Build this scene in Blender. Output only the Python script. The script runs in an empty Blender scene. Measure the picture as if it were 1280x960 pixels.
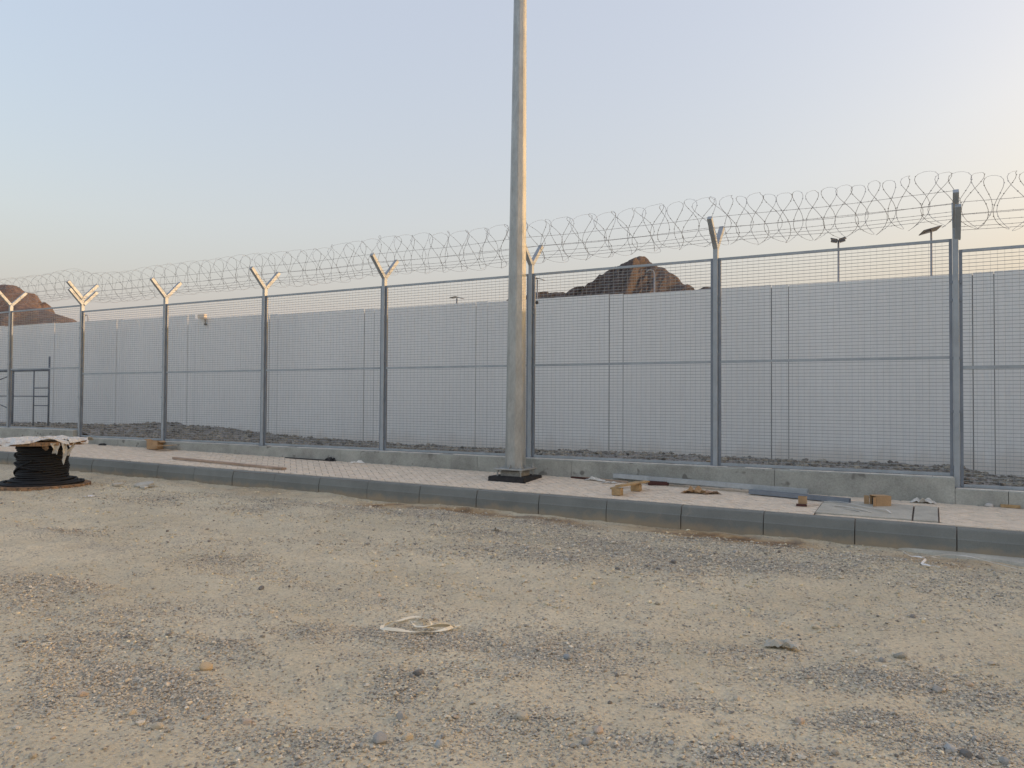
import bpy, bmesh, math, random
import numpy as np
from mathutils import Matrix, Vector
random.seed(7); RNG = np.random.default_rng(11)
scene = bpy.context.scene
COL = scene.collection
R = math.radians

# ------------------------------------------------------------------ camera
# world: +X runs along the fence to the right, +Y away through it, Z up, eye at the origin
YAW, PITCH, ROLL, FPX = 0.49937211, 0.02329147, 0.00669437, 961.96
fwd = Vector((-math.sin(YAW)*math.cos(PITCH), math.cos(YAW)*math.cos(PITCH), math.sin(PITCH)))
rt0 = Vector((math.cos(YAW), math.sin(YAW), 0)); up0 = rt0.cross(fwd)
rt = rt0*math.cos(ROLL)+up0*math.sin(ROLL); up = up0*math.cos(ROLL)-rt0*math.sin(ROLL)
cd = bpy.data.cameras.new('camera'); cam = bpy.data.objects.new('camera', cd); COL.objects.link(cam)
cd.sensor_width = 36; cd.lens = 36*FPX/1280; cd.clip_start = .05; cd.clip_end = 6000
cam.matrix_world = Matrix(((rt.x, up.x, -fwd.x, 0), (rt.y, up.y, -fwd.y, 0), (rt.z, up.z, -fwd.z, 0), (0, 0, 0, 1)))
scene.camera = cam

# ------------------------------------------------------------------ sky, sun, exposure
SUN_AZ, SUN_EL = R(60.3), R(5.3)       # azimuth from +Y towards +X
w = bpy.data.worlds.new('World'); scene.world = w; w.use_nodes = True
nt = w.node_tree; nt.nodes.clear()
sky = nt.nodes.new('ShaderNodeTexSky'); sky.sky_type = 'NISHITA'; sky.sun_disc = False
sky.sun_elevation = SUN_EL; sky.sun_rotation = SUN_AZ
sky.altitude = 0; sky.air_density = 1.034; sky.dust_density = 9.9; sky.ozone_density = 1.084
hs = nt.nodes.new('ShaderNodeHueSaturation'); hs.inputs['Saturation'].default_value = 1.82
bg = nt.nodes.new('ShaderNodeBackground'); bg.inputs['Strength'].default_value = .15
wo = nt.nodes.new('ShaderNodeOutputWorld')
# even dust veil over the whole sky, then the camera's slightly warm balance
veil = nt.nodes.new('ShaderNodeMix'); veil.data_type = 'RGBA'; veil.inputs[0].default_value = .546
veil.inputs[7].default_value = (1.136, 1.064, 1.181, 1)
wb = nt.nodes.new('ShaderNodeMix'); wb.data_type = 'RGBA'; wb.blend_type = 'MULTIPLY'; wb.inputs[0].default_value = 1
wb.inputs[7].default_value = (1.033, 1.0, .948, 1)
nt.links.new(sky.outputs[0], hs.inputs['Color']); nt.links.new(hs.outputs[0], veil.inputs[6]); nt.links.new(veil.outputs[2], wb.inputs[6]); nt.links.new(wb.outputs[2], bg.inputs[0]); nt.links.new(bg.outputs[0], wo.inputs[0])
sd = bpy.data.lights.new('sun', 'SUN'); sun = bpy.data.objects.new('sun', sd); COL.objects.link(sun)
sd.energy = .38; sd.angle = R(.6); sd.color = (1, .68, .46)
sv = Vector((math.sin(SUN_AZ)*math.cos(SUN_EL), math.cos(SUN_AZ)*math.cos(SUN_EL), math.sin(SUN_EL)))
sun.rotation_euler = sv.to_track_quat('Z', 'Y').to_euler(); sun.location = sv*50
vs = scene.view_settings; vs.view_transform = 'Standard'; vs.look = 'None'; vs.exposure = 2.36; vs.gamma = 1.0
try: vs.use_curve_mapping = False
except Exception: pass

# ------------------------------------------------------------------ helpers
def pav(X, Y):
    a = -1.297-.0073*X; b = -1.215-.0112*X
    return a+(b-a)*(Y-9.4)/1.69
def tag(o, label=None, cat=None, group=None, kind=None):
    if label: o['label'] = label
    if cat: o['category'] = cat
    if group: o['group'] = group
    if kind: o['kind'] = kind
    return o
def empty(name, loc=(0, 0, 0), rz=0, **k):
    o = bpy.data.objects.new(name, None); COL.objects.link(o); o.empty_display_size = .2
    o.location = loc; o.rotation_euler = (0, 0, rz); return tag(o, **k)
def link(name, me, mat=None, parent=None, loc=None, **k):
    if mat and not me.materials: me.materials.append(mat)
    o = bpy.data.objects.new(name, me); COL.objects.link(o)
    if parent: o.parent = parent
    if loc: o.location = loc
    return tag(o, **k)
class MB:
    """collects plain geometry and links it as one mesh"""
    def __init__(s): s.v = []; s.f = []
    def add(s, vs, fs):
        n = len(s.v); s.v += [tuple(v) for v in vs]; s.f += [tuple(i+n for i in f) for f in fs]; return s
    def box(s, x0, x1, y0, y1, z0, z1, M=None):
        vs = [(x, y, z) for x in (x0, x1) for y in (y0, y1) for z in (z0, z1)]
        if M is not None: vs = [M @ Vector(v) for v in vs]
        return s.add(vs, [(0, 1, 3, 2), (4, 6, 7, 5), (0, 4, 5, 1), (2, 3, 7, 6), (0, 2, 6, 4), (1, 5, 7, 3)])
    def beam(s, a, b, w, h, upv=(0, 0, 1)):
        a, b = Vector(a), Vector(b); d = (b-a); L = d.length; d.normalize()
        u = Vector(upv); r = d.cross(u).normalized(); u = r.cross(d)
        vs = []
        for p in (a, b):
            for i, j in ((-1, -1), (1, -1), (1, 1), (-1, 1)): vs.append(p+r*(w/2*i)+u*(h/2*j))
        return s.add(vs, [(3, 2, 1, 0), (4, 5, 6, 7), (0, 1, 5, 4), (1, 2, 6, 5), (2, 3, 7, 6), (3, 0, 4, 7)])
    def tube(s, pts, r, n=6, closed=False, flat=1.0):
        pts = [Vector(p) for p in pts]; m = len(pts); base = len(s.v); vs = []; fs = []
        prev = None
        for i, p in enumerate(pts):
            if closed: t = pts[(i+1) % m]-pts[i-1]
            else: t = pts[min(i+1, m-1)]-pts[max(i-1, 0)]
            t.normalize()
            if prev is None:
                a = Vector((0, 0, 1)) if abs(t.z) < .9 else Vector((1, 0, 0))
                u = t.cross(a).normalized()
            else:
                u = (prev-t*prev.dot(t)).normalized()
            prev = u; v = t.cross(u)
            rr = r[i] if isinstance(r, (list, tuple)) else r
            for k in range(n):
                an = 2*math.pi*k/n; vs.append(p+u*(rr*math.cos(an))+v*(rr*flat*math.sin(an)))
        for i in range(m if closed else m-1):
            j = (i+1) % m
            for k in range(n):
                l = (k+1) % n; fs.append((i*n+k, i*n+l, j*n+l, j*n+k))
        if not closed:
            fs.append(tuple(range(n-1, -1, -1))); fs.append(tuple((m-1)*n+k for k in range(n)))
        return s.add(vs, fs)
    def lathe(s, prof, n=32, c=(0, 0, 0), wob=None):
        vs = []; fs = []; m = len(prof)
        for k in range(n):
            a = 2*math.pi*k/n
            for (r, z) in prof:
                rr = r*(wob(a, z) if wob else 1); vs.append((c[0]+rr*math.cos(a), c[1]+rr*math.sin(a), c[2]+z))
        for k in range(n):
            l = (k+1) % n
            for i in range(m-1): fs.append((k*m+i, l*m+i, l*m+i+1, k*m+i+1))
        return s.add(vs, fs)
    def mesh(s, name, mat=None, smooth=False, bevel=0, seg=1):
        me = bpy.data.meshes.new(name); me.from_pydata(s.v, [], s.f); me.update()
        if bevel:
            bm = bmesh.new(); bm.from_mesh(me)
            bmesh.ops.bevel(bm, geom=list(bm.edges), offset=bevel, segments=seg, affect='EDGES', clamp_overlap=True)
            bm.to_mesh(me); bm.free()
        if smooth: me.polygons.foreach_set('use_smooth', [True]*len(me.polygons))
        if mat: me.materials.append(mat)
        return me
    def build(s, name, mat, parent=None, smooth=False, bevel=0, seg=1, loc=None, **k):
        return link(name, s.mesh(name, mat, smooth, bevel, seg), None, parent, loc, **k)
def copy_tree(o, parent=None):
    c = o.copy(); COL.objects.link(c)
    if parent is not None: c.parent = parent
    for ch in o.children: copy_tree(ch, c)
    return c
def tri_mesh(name, verts, faces, mat, cols=None, smooth=False):
    """fast numpy triangle mesh, optional per-vertex colour"""
    me = bpy.data.meshes.new(name); nv, nf, k = len(verts), len(faces), faces.shape[1]
    me.vertices.add(nv); me.vertices.foreach_set('co', verts.astype(np.float32).ravel())
    me.loops.add(nf*k); me.loops.foreach_set('vertex_index', faces.astype(np.int32).ravel())
    me.polygons.add(nf); me.polygons.foreach_set('loop_start', np.arange(0, nf*k, k, dtype=np.int32))
    me.update(calc_edges=True)
    if smooth: me.polygons.foreach_set('use_smooth', np.ones(nf, bool))
    else: me.polygons.foreach_set('use_smooth', np.zeros(nf, bool))
    if cols is not None:
        a = me.color_attributes.new('Col', 'FLOAT_COLOR', 'POINT')
        c4 = np.ones((nv, 4), np.float32); c4[:, :cols.shape[1]] = cols; a.data.foreach_set('color', c4.ravel())
    me.materials.append(mat); return me
# value noise on numpy arrays
_tab = RNG.random((256, 256))
def vnoise(x, y, s=0):
    x = np.asarray(x, float)+s*17.3; y = np.asarray(y, float)+s*9.1
    xi = np.floor(x).astype(int); yi = np.floor(y).astype(int); fx = x-xi; fy = y-yi
    fx = fx*fx*(3-2*fx); fy = fy*fy*(3-2*fy)
    g = lambda a, b: _tab[a & 255, b & 255]
    return (g(xi, yi)*(1-fx)+g(xi+1, yi)*fx)*(1-fy)+(g(xi, yi+1)*(1-fx)+g(xi+1, yi+1)*fx)*fy
def fbm(x, y, o=4, s=0):
    t = 0; a = .5; x = np.asarray(x, float); y = np.asarray(y, float); n = 0
    for i in range(o):
        t = t+a*(vnoise(x, y, s+i)-.5); n += a; a *= .5; x, y = x*2.03+5.1, y*2.03+1.7
    return t/n*2

# ------------------------------------------------------------------ materials
def mat(name, base, rough=.8, metal=0, var=.15, scale=3., fine=0., fscale=60., bump=.0, bscale=80., spots=None, col2=None, attr=False, stretch=None, spec=.4, dirt=None):
    m = bpy.data.materials.new(name); m.use_nodes = True; t = m.node_tree; N, L = t.nodes, t.links
    b = N['Principled BSDF']; b.inputs['Roughness'].default_value = rough; b.inputs['Metallic'].default_value = metal
    b.inputs['Specular IOR Level'].default_value = spec
    geo = N.new('ShaderNodeNewGeometry'); pos = geo.outputs['Position']
    if stretch:
        mp = N.new('ShaderNodeVectorMath'); mp.operation = 'MULTIPLY'; mp.inputs[1].default_value = stretch
        L.new(pos, mp.inputs[0]); pos = mp.outputs[0]
    def noise(sc, det=5., rg=.6):
        n = N.new('ShaderNodeTexNoise'); n.inputs['Scale'].default_value = sc; n.inputs['Detail'].default_value = det
        n.inputs['Roughness'].default_value = rg; L.new(pos, n.inputs['Vector']); return n.outputs['Fac']
    def ramp(fac, p0, c0, p1, c1):
        r = N.new('ShaderNodeValToRGB'); e = r.color_ramp.elements
        e[0].position = p0; e[1].position = p1; e[0].color = (*c0, 1); e[1].color = (*c1, 1); L.new(fac, r.inputs[0]); return r.outputs[0]
    def mixc(f, a, c, mode='MIX'):
        x = N.new('ShaderNodeMix'); x.data_type = 'RGBA'; x.blend_type = mode
        if hasattr(f, 'links'): L.new(f, x.inputs[0])
        else: x.inputs[0].default_value = f
        for s, i in ((a, 6), (c, 7)):
            if hasattr(s, 'links'): L.new(s, x.inputs[i])
            else: x.inputs[i].default_value = (*s, 1)
        return x.outputs[2]
    lo = tuple(c*(1-var) for c in base); hi = tuple(min(1, c*(1+var)) for c in base)
    c = ramp(noise(scale), .3, lo, .7, hi)
    if attr:
        at = N.new('ShaderNodeAttribute'); at.attribute_name = 'Col'
        c = mixc(1, c, at.outputs['Color'], 'MULTIPLY')
    if col2: c = mixc(ramp(noise(scale*1.7+.3, 6, .65), col2[1], (0, 0, 0), col2[2], (1, 1, 1)), c, col2[0])
    if fine: c = mixc(1, c, ramp(noise(fscale, 3), .3, (1-fine,)*3, .7, (1+fine,)*3), 'MULTIPLY')
    if spots: c = mixc(ramp(noise(spots[0], 2), spots[2], (0, 0, 0), spots[2]+.06, (1, 1, 1)), c, spots[1])
    L.new(c, b.inputs['Base Color'])
    if bump:
        bp = N.new('ShaderNodeBump'); bp.inputs['Strength'].default_value = bump; bp.inputs['Distance'].default_value = .01
        L.new(noise(bscale, 5), bp.inputs['Height']); L.new(bp.outputs[0], b.inputs['Normal'])
    if dirt:
        tc = N.new('ShaderNodeTexCoord'); sp = N.new('ShaderNodeSeparateXYZ'); L.new(tc.outputs['Object'], sp.inputs[0])
        a1 = N.new('ShaderNodeMath'); a1.operation = 'MULTIPLY_ADD'; a1.inputs[1].default_value = -dirt[1]; a1.inputs[2].default_value = dirt[2]; L.new(sp.outputs[2], a1.inputs[0])
        a2 = N.new('ShaderNodeMath'); a2.operation = 'MULTIPLY_ADD'; a2.inputs[1].default_value = 1.5; L.new(noise(3.2, 7, .7), a2.inputs[0]); L.new(a1.outputs[0], a2.inputs[2])
        L.new(mixc(ramp(a2.outputs[0], .5, (0, 0, 0), 1.0, (1, 1, 1)), c, dirt[0]), b.inputs['Base Color'])
    return m
M = {}
M['galv'] = mat('galvanised_steel', (.36, .40, .43), .5, .35, .12, 6, .06, 90, .08, 60)
M['channel'] = mat('pale_zinc', (.42, .45, .46), .6, .1, .15, 6, .08, 40)
M['galv_dark'] = mat('dull_and_shaded_steel', (.22, .25, .29), .5, .35, .15, 5, .05, 60)  # dull steel; also the painted shade of the panel uprights
M['pole'] = mat('zinc_pole', (.39, .405, .395), .45, .55, .16, 9, .10, 45, .12, 70, stretch=(1, 1, .35))
M['wire'] = mat('mesh_wire', (.30, .33, .34), .5, .3, .1, 2)
M['razor'] = mat('razor_steel', (.36, .34, .32), .45, .3, .15, 3)
M['sheet'] = mat('wall_sheet_grey', (.79, .80, .785), .55, .0, .05, .5, .03, 14, 0, 1, stretch=(1, 1, .3), dirt=((.70, .68, .64), 2.0, .30))
M['dark'] = mat('dark_steel', (.05, .055, .06), .6, .2, .2, 4)
M['kerb'] = mat('kerb_concrete', (.205, .215, .20), .9, 0, .12, 2.2, .10, 120, .3, 90, col2=((.33, .30, .25), .62, .85), dirt=((.34, .28, .20), 5.0, -1.08))
M['concrete'] = mat('cast_concrete', (.35, .355, .32), .92, 0, .28, 2.3, .14, 60, .6, 30, spots=(4., (.20, .195, .175), .63), col2=((.40, .385, .355), .55, .8))
M['skylit_cement'] = mat('skylit_skim', (.68, .66, .60), .95, 0, .2, 6, .1, 60, .3, 50)  # cement whitened to carry the sky light along the wall top
M['paver'] = mat('pink_paver', (.72, .615, .49), .9, 0, .16, 7, .10, 150, .25, 120, col2=((.70, .63, .51), .45, .8))
M['joint'] = mat('sand_joint', (.20, .165, .14), 1, 0, .2, 9, .1, 90)
M['slab'] = mat('cover_concrete', (.47, .45, .385), .9, 0, .14, 5, .12, 60, .4, 60)
M['stone'] = mat('gravel_stone', (1, 1, 1), .9, 0, .08, 20, .10, 160, .4, 120, attr=True)
M['wood'] = mat('raw_timber', (.42, .29, .15), .8, 0, .25, 20, .15, 120, .3, 90, stretch=(1, .3, 1))
M['woodgrey'] = mat('weathered_plank', (.42, .31, .23), .85, 0, .25, 18, .15, 90, .3, 90, stretch=(.15, 1, 1))
M['woodred'] = mat('dark_red_timber', (.075, .03, .025), .8, 0, .3, 20, .1, 90)
M['drumwood'] = mat('stained_drum_wood', (.30, .19, .11), .85, 0, .35, 8, .2, 70, .4, 50, col2=((.09, .075, .06), .48, .66))
M['cable'] = mat('black_cable', (.012, .014, .018), .7, 0, .3, 6)
M['plastic'] = mat('white_film', (.62, .60, .55), .5, 0, .2, 12, .15, 60, .3, 40, spots=(9., (.33, .31, .29), .62))
M['card'] = mat('brown_cardboard', (.44, .29, .16), .85, 0, .15, 9, .08, 80)
M['cardshade'] = mat('carton_shade', (.06, .05, .045), .9, 0, .2, 9)  # near-black colour for the shade inside the cartons
M['strap'] = mat('plastic_strap', (.80, .75, .60), .5, 0, .1, 12)
M['strapw'] = mat('white_strap', (.80, .79, .76), .5, 0, .1, 12)
M['paper'] = mat('white_paper', (.72, .72, .72), .8, 0, .1, 20)
M['bitumen'] = mat('bitumen_black', (.03, .03, .032), .8, 0, .3, 12, .2, 70, .5, 60, spots=(14., (.22, .19, .16), .66))
M['grout'] = mat('grey_grout', (.33, .32, .29), .9, 0, .2, 12, .2, 60, .4, 60)
M['panelblue'] = mat('solar_cell', (.09, .09, .10), .25, .2, .2, 3)
M['lamp'] = mat('lamp_shell', (.30, .31, .33), .5, .2, .1, 3)
M['cream'] = mat('cream_paint', (.70, .62, .52), .6, 0, .08, 3)
M['rockbrown'] = mat('brown_rock', (.10, .078, .070), .95, 0, .25, .16, .3, .9, 1.0, .5, col2=((.070, .057, .053), .45, .7))  # the central hill's own brown
M['rockred'] = mat('reddish_rock', (.16, .115, .10), .95, 0, .3, .2, .25, 1.2, 1.0, .6, col2=((.10, .078, .072), .45, .7))

# ground: sand with grey gravel sheets (attribute Col.r = gravel share, Col.g = damp ochre share)
def ground_mat():
    m = bpy.data.materials.new('sandy_ground'); m.use_nodes = True; t = m.node_tree; N, L = t.nodes, t.links
    b = N['Principled BSDF']; b.inputs['Roughness'].default_value = .95; b.inputs['Specular IOR Level'].default_value = .2
    pos = N.new('ShaderNodeNewGeometry').outputs['Position']
    def noise(sc, det=5., rg=.6):
        n = N.new('ShaderNodeTexNoise'); n.inputs['Scale'].default_value = sc; n.inputs['Detail'].default_value = det
        n.inputs['Roughness'].default_value = rg; L.new(pos, n.inputs['Vector']); return n.outputs['Fac']
    def ramp(fac, st):
        r = N.new('ShaderNodeValToRGB'); cr = r.color_ramp
        while len(cr.elements) < len(st): cr.elements.new(.5)
        for e, (p, c) in zip(cr.elements, st): e.position = p; e.color = (*c, 1)
        L.new(fac, r.inputs[0]); return r.outputs[0]
    def mix(f, a, c, mode='MIX'):
        x = N.new('ShaderNodeMix'); x.data_type = 'RGBA'; x.blend_type = mode
        if hasattr(f, 'links'): L.new(f, x.inputs[0])
        else: x.inputs[0].default_value = f
        for s, i in ((a, 6), (c, 7)):
            if hasattr(s, 'links'): L.new(s, x.inputs[i])
            else: x.inputs[i].default_value = (*s, 1)
        return x.outputs[2]
    def math_(op, a, c):
        x = N.new('ShaderNodeMath'); x.operation = op
        for s, i in ((a, 0), (c, 1)):
            if hasattr(s, 'links'): L.new(s, x.inputs[i])
            else: x.inputs[i].default_value = s
        return x.outputs[0]
    sand = ramp(noise(.9, 8), [(.3, (.575, .51, .365)), (.5, (.645, .575, .42)), (.72, (.72, .645, .475))])
    sand = mix(1, sand, ramp(noise(38, 4), [(.3, (.82, .82, .82)), (.7, (1.14, 1.14, 1.14))]), 'MULTIPLY')
    vor = N.new('ShaderNodeTexVoronoi'); vor.inputs['Scale'].default_value = 75; L.new(pos, vor.inputs['Vector'])
    sep = N.new('ShaderNodeSeparateColor'); L.new(vor.outputs['Color'], sep.inputs[0])
    grit = ramp(sep.outputs[0], [(0, (.24, .215, .18)), (.3, (.45, .41, .34)), (.75, (.62, .57, .46)), (1, (.74, .69, .58))])
    at = N.new('ShaderNodeAttribute'); at.attribute_name = 'Col'; sa = N.new('ShaderNodeSeparateColor'); L.new(at.outputs['Color'], sa.inputs[0])
    th = math_('ADD', math_('MULTIPLY', sa.outputs[0], .62), math_('MULTIPLY', math_('SUBTRACT', sep.outputs[1], .5), .75))
    th = math_('ADD', th, math_('MULTIPLY', math_('SUBTRACT', noise(5, 6), .5), .9))
    f = ramp(th, [(.16, (0, 0, 0)), (.36, (1, 1, 1))])
    c = mix(f, sand, grit)
    och = ramp(noise(3.5, 6), [(.36, (.16, .115, .08)), (.47, (.30, .19, .10)), (.56, (.46, .30, .15)), (.70, (.52, .42, .28))])
    c = mix(sa.outputs[1], c, och)
    L.new(c, b.inputs['Base Color'])
    h = math_('ADD', math_('MULTIPLY', noise(28, 8, .7), .8), math_('MULTIPLY', math_('MULTIPLY', f, vor.outputs['Distance']), -.9))
    bp = N.new('ShaderNodeBump'); bp.inputs['Strength'].default_value = .78; bp.inputs['Distance'].default_value = .034
    L.new(h, bp.inputs['Height']); L.new(bp.outputs[0], b.inputs['Normal'])
    return m
M['ground'] = ground_mat()

# ------------------------------------------------------------------ ground sheet
PATCH = [(-5.71, 8.7, 0.98, 0.64, 0.79, -1.18, 1.0),
         (-4.37, 8.44, 0.82, 0.43, 0.67, -1.02, 1.0),
         (-3.06, 7.78, 0.99, 0.39, 0.51, -0.79, 1.0),
         (-2.26, 7.47, 1.55, 0.47, 0.55, -0.87, 1.0),
         (-1.57, 7.86, 2.16, 0.43, 0.72, -1.13, 1.0),
         (-0.8, 8.26, 1.71, 0.17, 1.04, -1.64, 0.8),
         (0.21, 7.93, 2.04, -0.06, 1.12, -1.8, 0.7),
         (-8.81, 5.18, 0.72, 1.23, 1.31, -2.0, 0.5),
         (-7.16, 5.39, 0.65, 0.87, 1.52, -2.35, 0.6),
         (-5.99, 5.31, 1.5, 1.71, 2.04, -3.2, 0.6),
         (-6.17, 3.64, 1.03, 1.76, 1.04, -1.68, 1.0),
         (-5.03, 3.66, 1.02, 1.41, 1.25, -2.03, 0.8),
         (-7.09, 8.2, 1.17, 1.02, 0.94, -1.39, 0.8),
         (-8.31, 7.93, 1.06, 1.12, 0.88, -1.29, 0.7),
         (-10.36, 7.78, 1.08, 1.44, 1.01, -1.44, 0.7),
         (-3.84, 2.8, 1.63, 2.25, 1.05, -1.77, 1.0),
         (-4.06, 2.4, 2.02, 3.45, 1.24, -2.09, 0.9),
         (-4.72, 3.09, 1.1, 1.69, 1.76, -2.9, 0.9),
         (-3.67, 2.18, 2.6, 4.45, 4.79, -8.13, 0.7),
         (-2.49, 2.63, 1.89, 1.81, 2.55, -4.34, 1.0),
         (-3.5, 3.83, 1.82, 1.68, 1.74, -2.86, 0.7),
         (-3.87, 3.51, 1.99, 2.21, 1.47, -2.43, 0.8),
         (-2.83, 4.14, 1.79, 1.23, 2.0, -3.31, 1.0),
         (-3.2, 4.11, 3.01, 2.35, 2.51, -4.14, 0.9),
         (-2.36, 3.96, 2.01, 1.21, 1.71, -2.85, 0.8),
         (-2.59, 3.48, 3.05, 2.29, 1.95, -3.27, 0.8),
         (-1.87, 3.29, 2.02, 1.16, 2.75, -4.67, 0.8),
         (-2.01, 4.33, 1.54, 0.72, 1.17, -1.95, 0.8),
         (-1.0, 5.01, 2.92, 0.58, 2.62, -4.35, 0.9),
         (-0.64, 4.79, 2.54, 0.34, 2.34, -3.91, 0.9),
         (-0.19, 4.95, 2.71, 0.1, 2.94, -4.93, 1.0),
         (0.2, 4.91, 4.48, -0.19, 2.54, -4.27, 0.9),
         (-0.3, 4.22, 3.46, 0.24, 3.01, -5.1, 0.9),
         (0.07, 4.14, 3.11, -0.06, 2.48, -4.23, 1.0),
         (-0.68, 3.6, 3.2, 0.61, 4.09, -6.98, 1.0),
         (-1.32, 3.37, 3.18, 1.25, 4.11, -6.99, 0.7),
         (-1.06, 4.06, 2.97, 0.77, 3.02, -5.08, 0.5),
         (-4.1, 6.85, 0.87, 0.52, 1.63, -2.54, 0.3),
         (-0.9, 6.33, 1.42, 0.2, 2.31, -3.75, 0.35),
         (-3.93, 4.47, 1.28, 1.13, 2.38, -3.87, 0.3),
         (-0.08, 6.33, 1.96, 0.02, 2.2, -3.6, 0.3)]
def rut(X, Y):
    r = 0
    for y0, sl, ph, wd in ((5.75, .00, 1., .26), (7.35, .01, 4., .24), (4.35, .05, 2.5, .22), (3.05, .06, 7., .2)):
        c = y0+sl*(X+4)+.12*np.sin(X*.45+ph); r = np.maximum(r, np.exp(-((Y-c)/wd)**2)*(.65+.6*fbm(X*.5, Y*.3+ph, 2, 30)))
    return np.clip(r, 0, 1)*(X > -20)*(X < 10)
def gravel(X, Y):
    g = np.zeros_like(X, float)
    for cx, cy, a, b_, c, d, wt in PATCH:
        dx, dy = X-cx, Y-cy; u = a*dx+b_*dy; v = c*dx+d*dy
        g = np.maximum(g, wt*np.exp(-(u*u+v*v)*.9))
    g = g*(.7+1.0*fbm(X*.8, Y*2.4, 5, 3))+.45*np.clip(fbm(X*.45, Y*1.7, 5, 5)+.1, 0, 1)
    g = np.clip(g*(1-.6*rut(X, Y)), 0, 1); g = g*g*(3-2*g)*.9+.1*g
    # the rest of the lot, outside the frame, carries loose patches of its own
    far = np.clip((np.hypot(X+3, Y-5)-9)/6, 0, 1)
    return np.clip(g+far*np.clip(fbm(X*.25, Y*.25, 4, 8)*1.6, 0, .8), 0, 1)
def ground_z(X, Y, g=None):
    X = np.asarray(X, float); Y = np.asarray(Y, float)
    z = -1.585-.0085*np.clip(X, -40, 20)
    near = np.exp(-((np.maximum(0, np.abs(X+5)-14))/8)**2)
    z = z+near*(.030*fbm(X*.45, Y*.6, 3, 1)+.030*fbm(X*.22, Y*2.3, 3, 14)+.026*fbm(X*2.2, Y*2.6, 4, 2)+.012*fbm(X*8, Y*8, 3, 4))
    z = z-.022*rut(X, Y)
    if g is not None: z = z+.016*g
    k = np.clip((Y-8.9)/.5, 0, 1)*np.clip((9.9-Y)/.4, 0, 1)
    return z+k*(.028*fbm(X*1.3, Y*2, 4, 6)+.012)
def lines(a, b, step, lo, hi, n):
    m = np.arange(a, b, step)
    l = a-np.geomspace(step, a-lo, n)[::-1]; h = b+np.geomspace(step, hi-b, n)
    return np.concatenate([l, m, h])
gx = lines(-15, 2.2, .045, -2500, 2500, 46); gy = lines(1.2, 9.7, .04, -2500, 2500, 46)
GX, GY = np.meshgrid(gx, gy, indexing='ij'); GG = gravel(GX, GY); GZ = ground_z(GX, GY, GG)
nx, ny = GX.shape; idx = np.arange(nx*ny).reshape(nx, ny)
faces = np.stack([idx[:-1, :-1], idx[1:, :-1], idx[1:, 1:], idx[:-1, 1:]], -1).reshape(-1, 4)
damp = np.clip(1.15-np.abs(GY-9.10)/.34+1.1*fbm(GX*1.2, GY*2.5, 4, 9), 0, 1)*np.clip(.9+1.3*fbm(GX*.7, GY*.4, 3, 12), 0, 1)*np.clip((GX+12)/4, .35, 1)*(GY < 9.9)*(GY > 8.2)
GG = GG*(1-.75*np.clip((GY-8.95)/.25, 0, 1)*(GY < 10))
me = tri_mesh('ground', np.stack([GX, GY, GZ], -1).reshape(-1, 3), faces, M['ground'],
              np.stack([GG, damp*.95, GG*0], -1).reshape(-1, 3), smooth=True)
link('ground', me, kind='structure')

# ------------------------------------------------------------------ stones (numpy)
def ico():
    t = (1+5**.5)/2
    v = np.array([(-1, t, 0), (1, t, 0), (-1, -t, 0), (1, -t, 0), (0, -1, t), (0, 1, t), (0, -1, -t), (0, 1, -t), (t, 0, -1), (t, 0, 1), (-t, 0, -1), (-t, 0, 1)], float)
    v /= np.linalg.norm(v[0])
    f = np.array([(0, 11, 5), (0, 5, 1), (0, 1, 7), (0, 7, 10), (0, 10, 11), (1, 5, 9), (5, 11, 4), (11, 10, 2), (10, 7, 6), (7, 1, 8), (3, 9, 4), (3, 4, 2), (3, 2, 6), (3, 6, 8), (3, 8, 9), (4, 9, 5), (2, 4, 11), (6, 2, 10), (8, 6, 7), (9, 8, 1)])
    return v, f
ICO = ico()
OCT = (np.array([(1, 0, 0), (-1, 0, 0), (0, 1, 0), (0, -1, 0), (0, 0, 1), (0, 0, -1)], float),
       np.array([(0, 2, 4), (2, 1, 4), (1, 3, 4), (3, 0, 4), (2, 0, 5), (1, 2, 5), (3, 1, 5), (0, 3, 5)]))
PAL = np.array([(.38, .355, .30), (.49, .455, .38), (.58, .53, .43), (.64, .57, .44), (.25, .235, .21), (.70, .645, .53), (.55, .465, .36), (.44, .425, .385)])
def stones(P, size, base, pal=PAL, prob=None, jit=.28):
    v, f = base; n = len(P); nv = len(v)
    V = np.repeat(v[None], n, 0)*(1+RNG.uniform(-jit, jit, (n, nv, 1)))
    sc = np.stack([RNG.uniform(.8, 1.35, n), RNG.uniform(.65, 1.05, n), RNG.uniform(.4, .8, n)], -1)
    V *= sc[:, None]*size[:, None, None]*.5
    a = RNG.uniform(0, 2*np.pi, n); tx = RNG.uniform(-.5, .5, n)
    ct, st = np.cos(tx)[:, None], np.sin(tx)[:, None]
    y, z = V[..., 1]*ct-V[..., 2]*st, V[..., 1]*st+V[..., 2]*ct; x = V[..., 0]
    ca, sa = np.cos(a)[:, None], np.sin(a)[:, None]
    V = np.stack([x*ca-y*sa, x*sa+y*ca, z], -1)+P[:, None]
    F = (f[None]+(np.arange(n)*nv)[:, None, None]).reshape(-1, 3)
    ci = RNG.choice(len(pal), n, p=prob); c = pal[ci]*RNG.uniform(.75, 1.25, (n, 1))
    return V.reshape(-1, 3), F, np.repeat(c, nv, 0)
def merge(parts):
    vs, fs, cs = [], [], []; o = 0
    for v, f, c in parts: vs.append(v); fs.append(f+o); cs.append(c); o += len(v)
    return np.concatenate(vs), np.concatenate(fs), np.concatenate(cs)
def scatter(n, x0, x1, y0, y1, keep):
    X = RNG.uniform(x0, x1, n); Y = RNG.uniform(y0, y1, n); k = keep(X, Y) > RNG.random(n); return X[k], Y[k]
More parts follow.
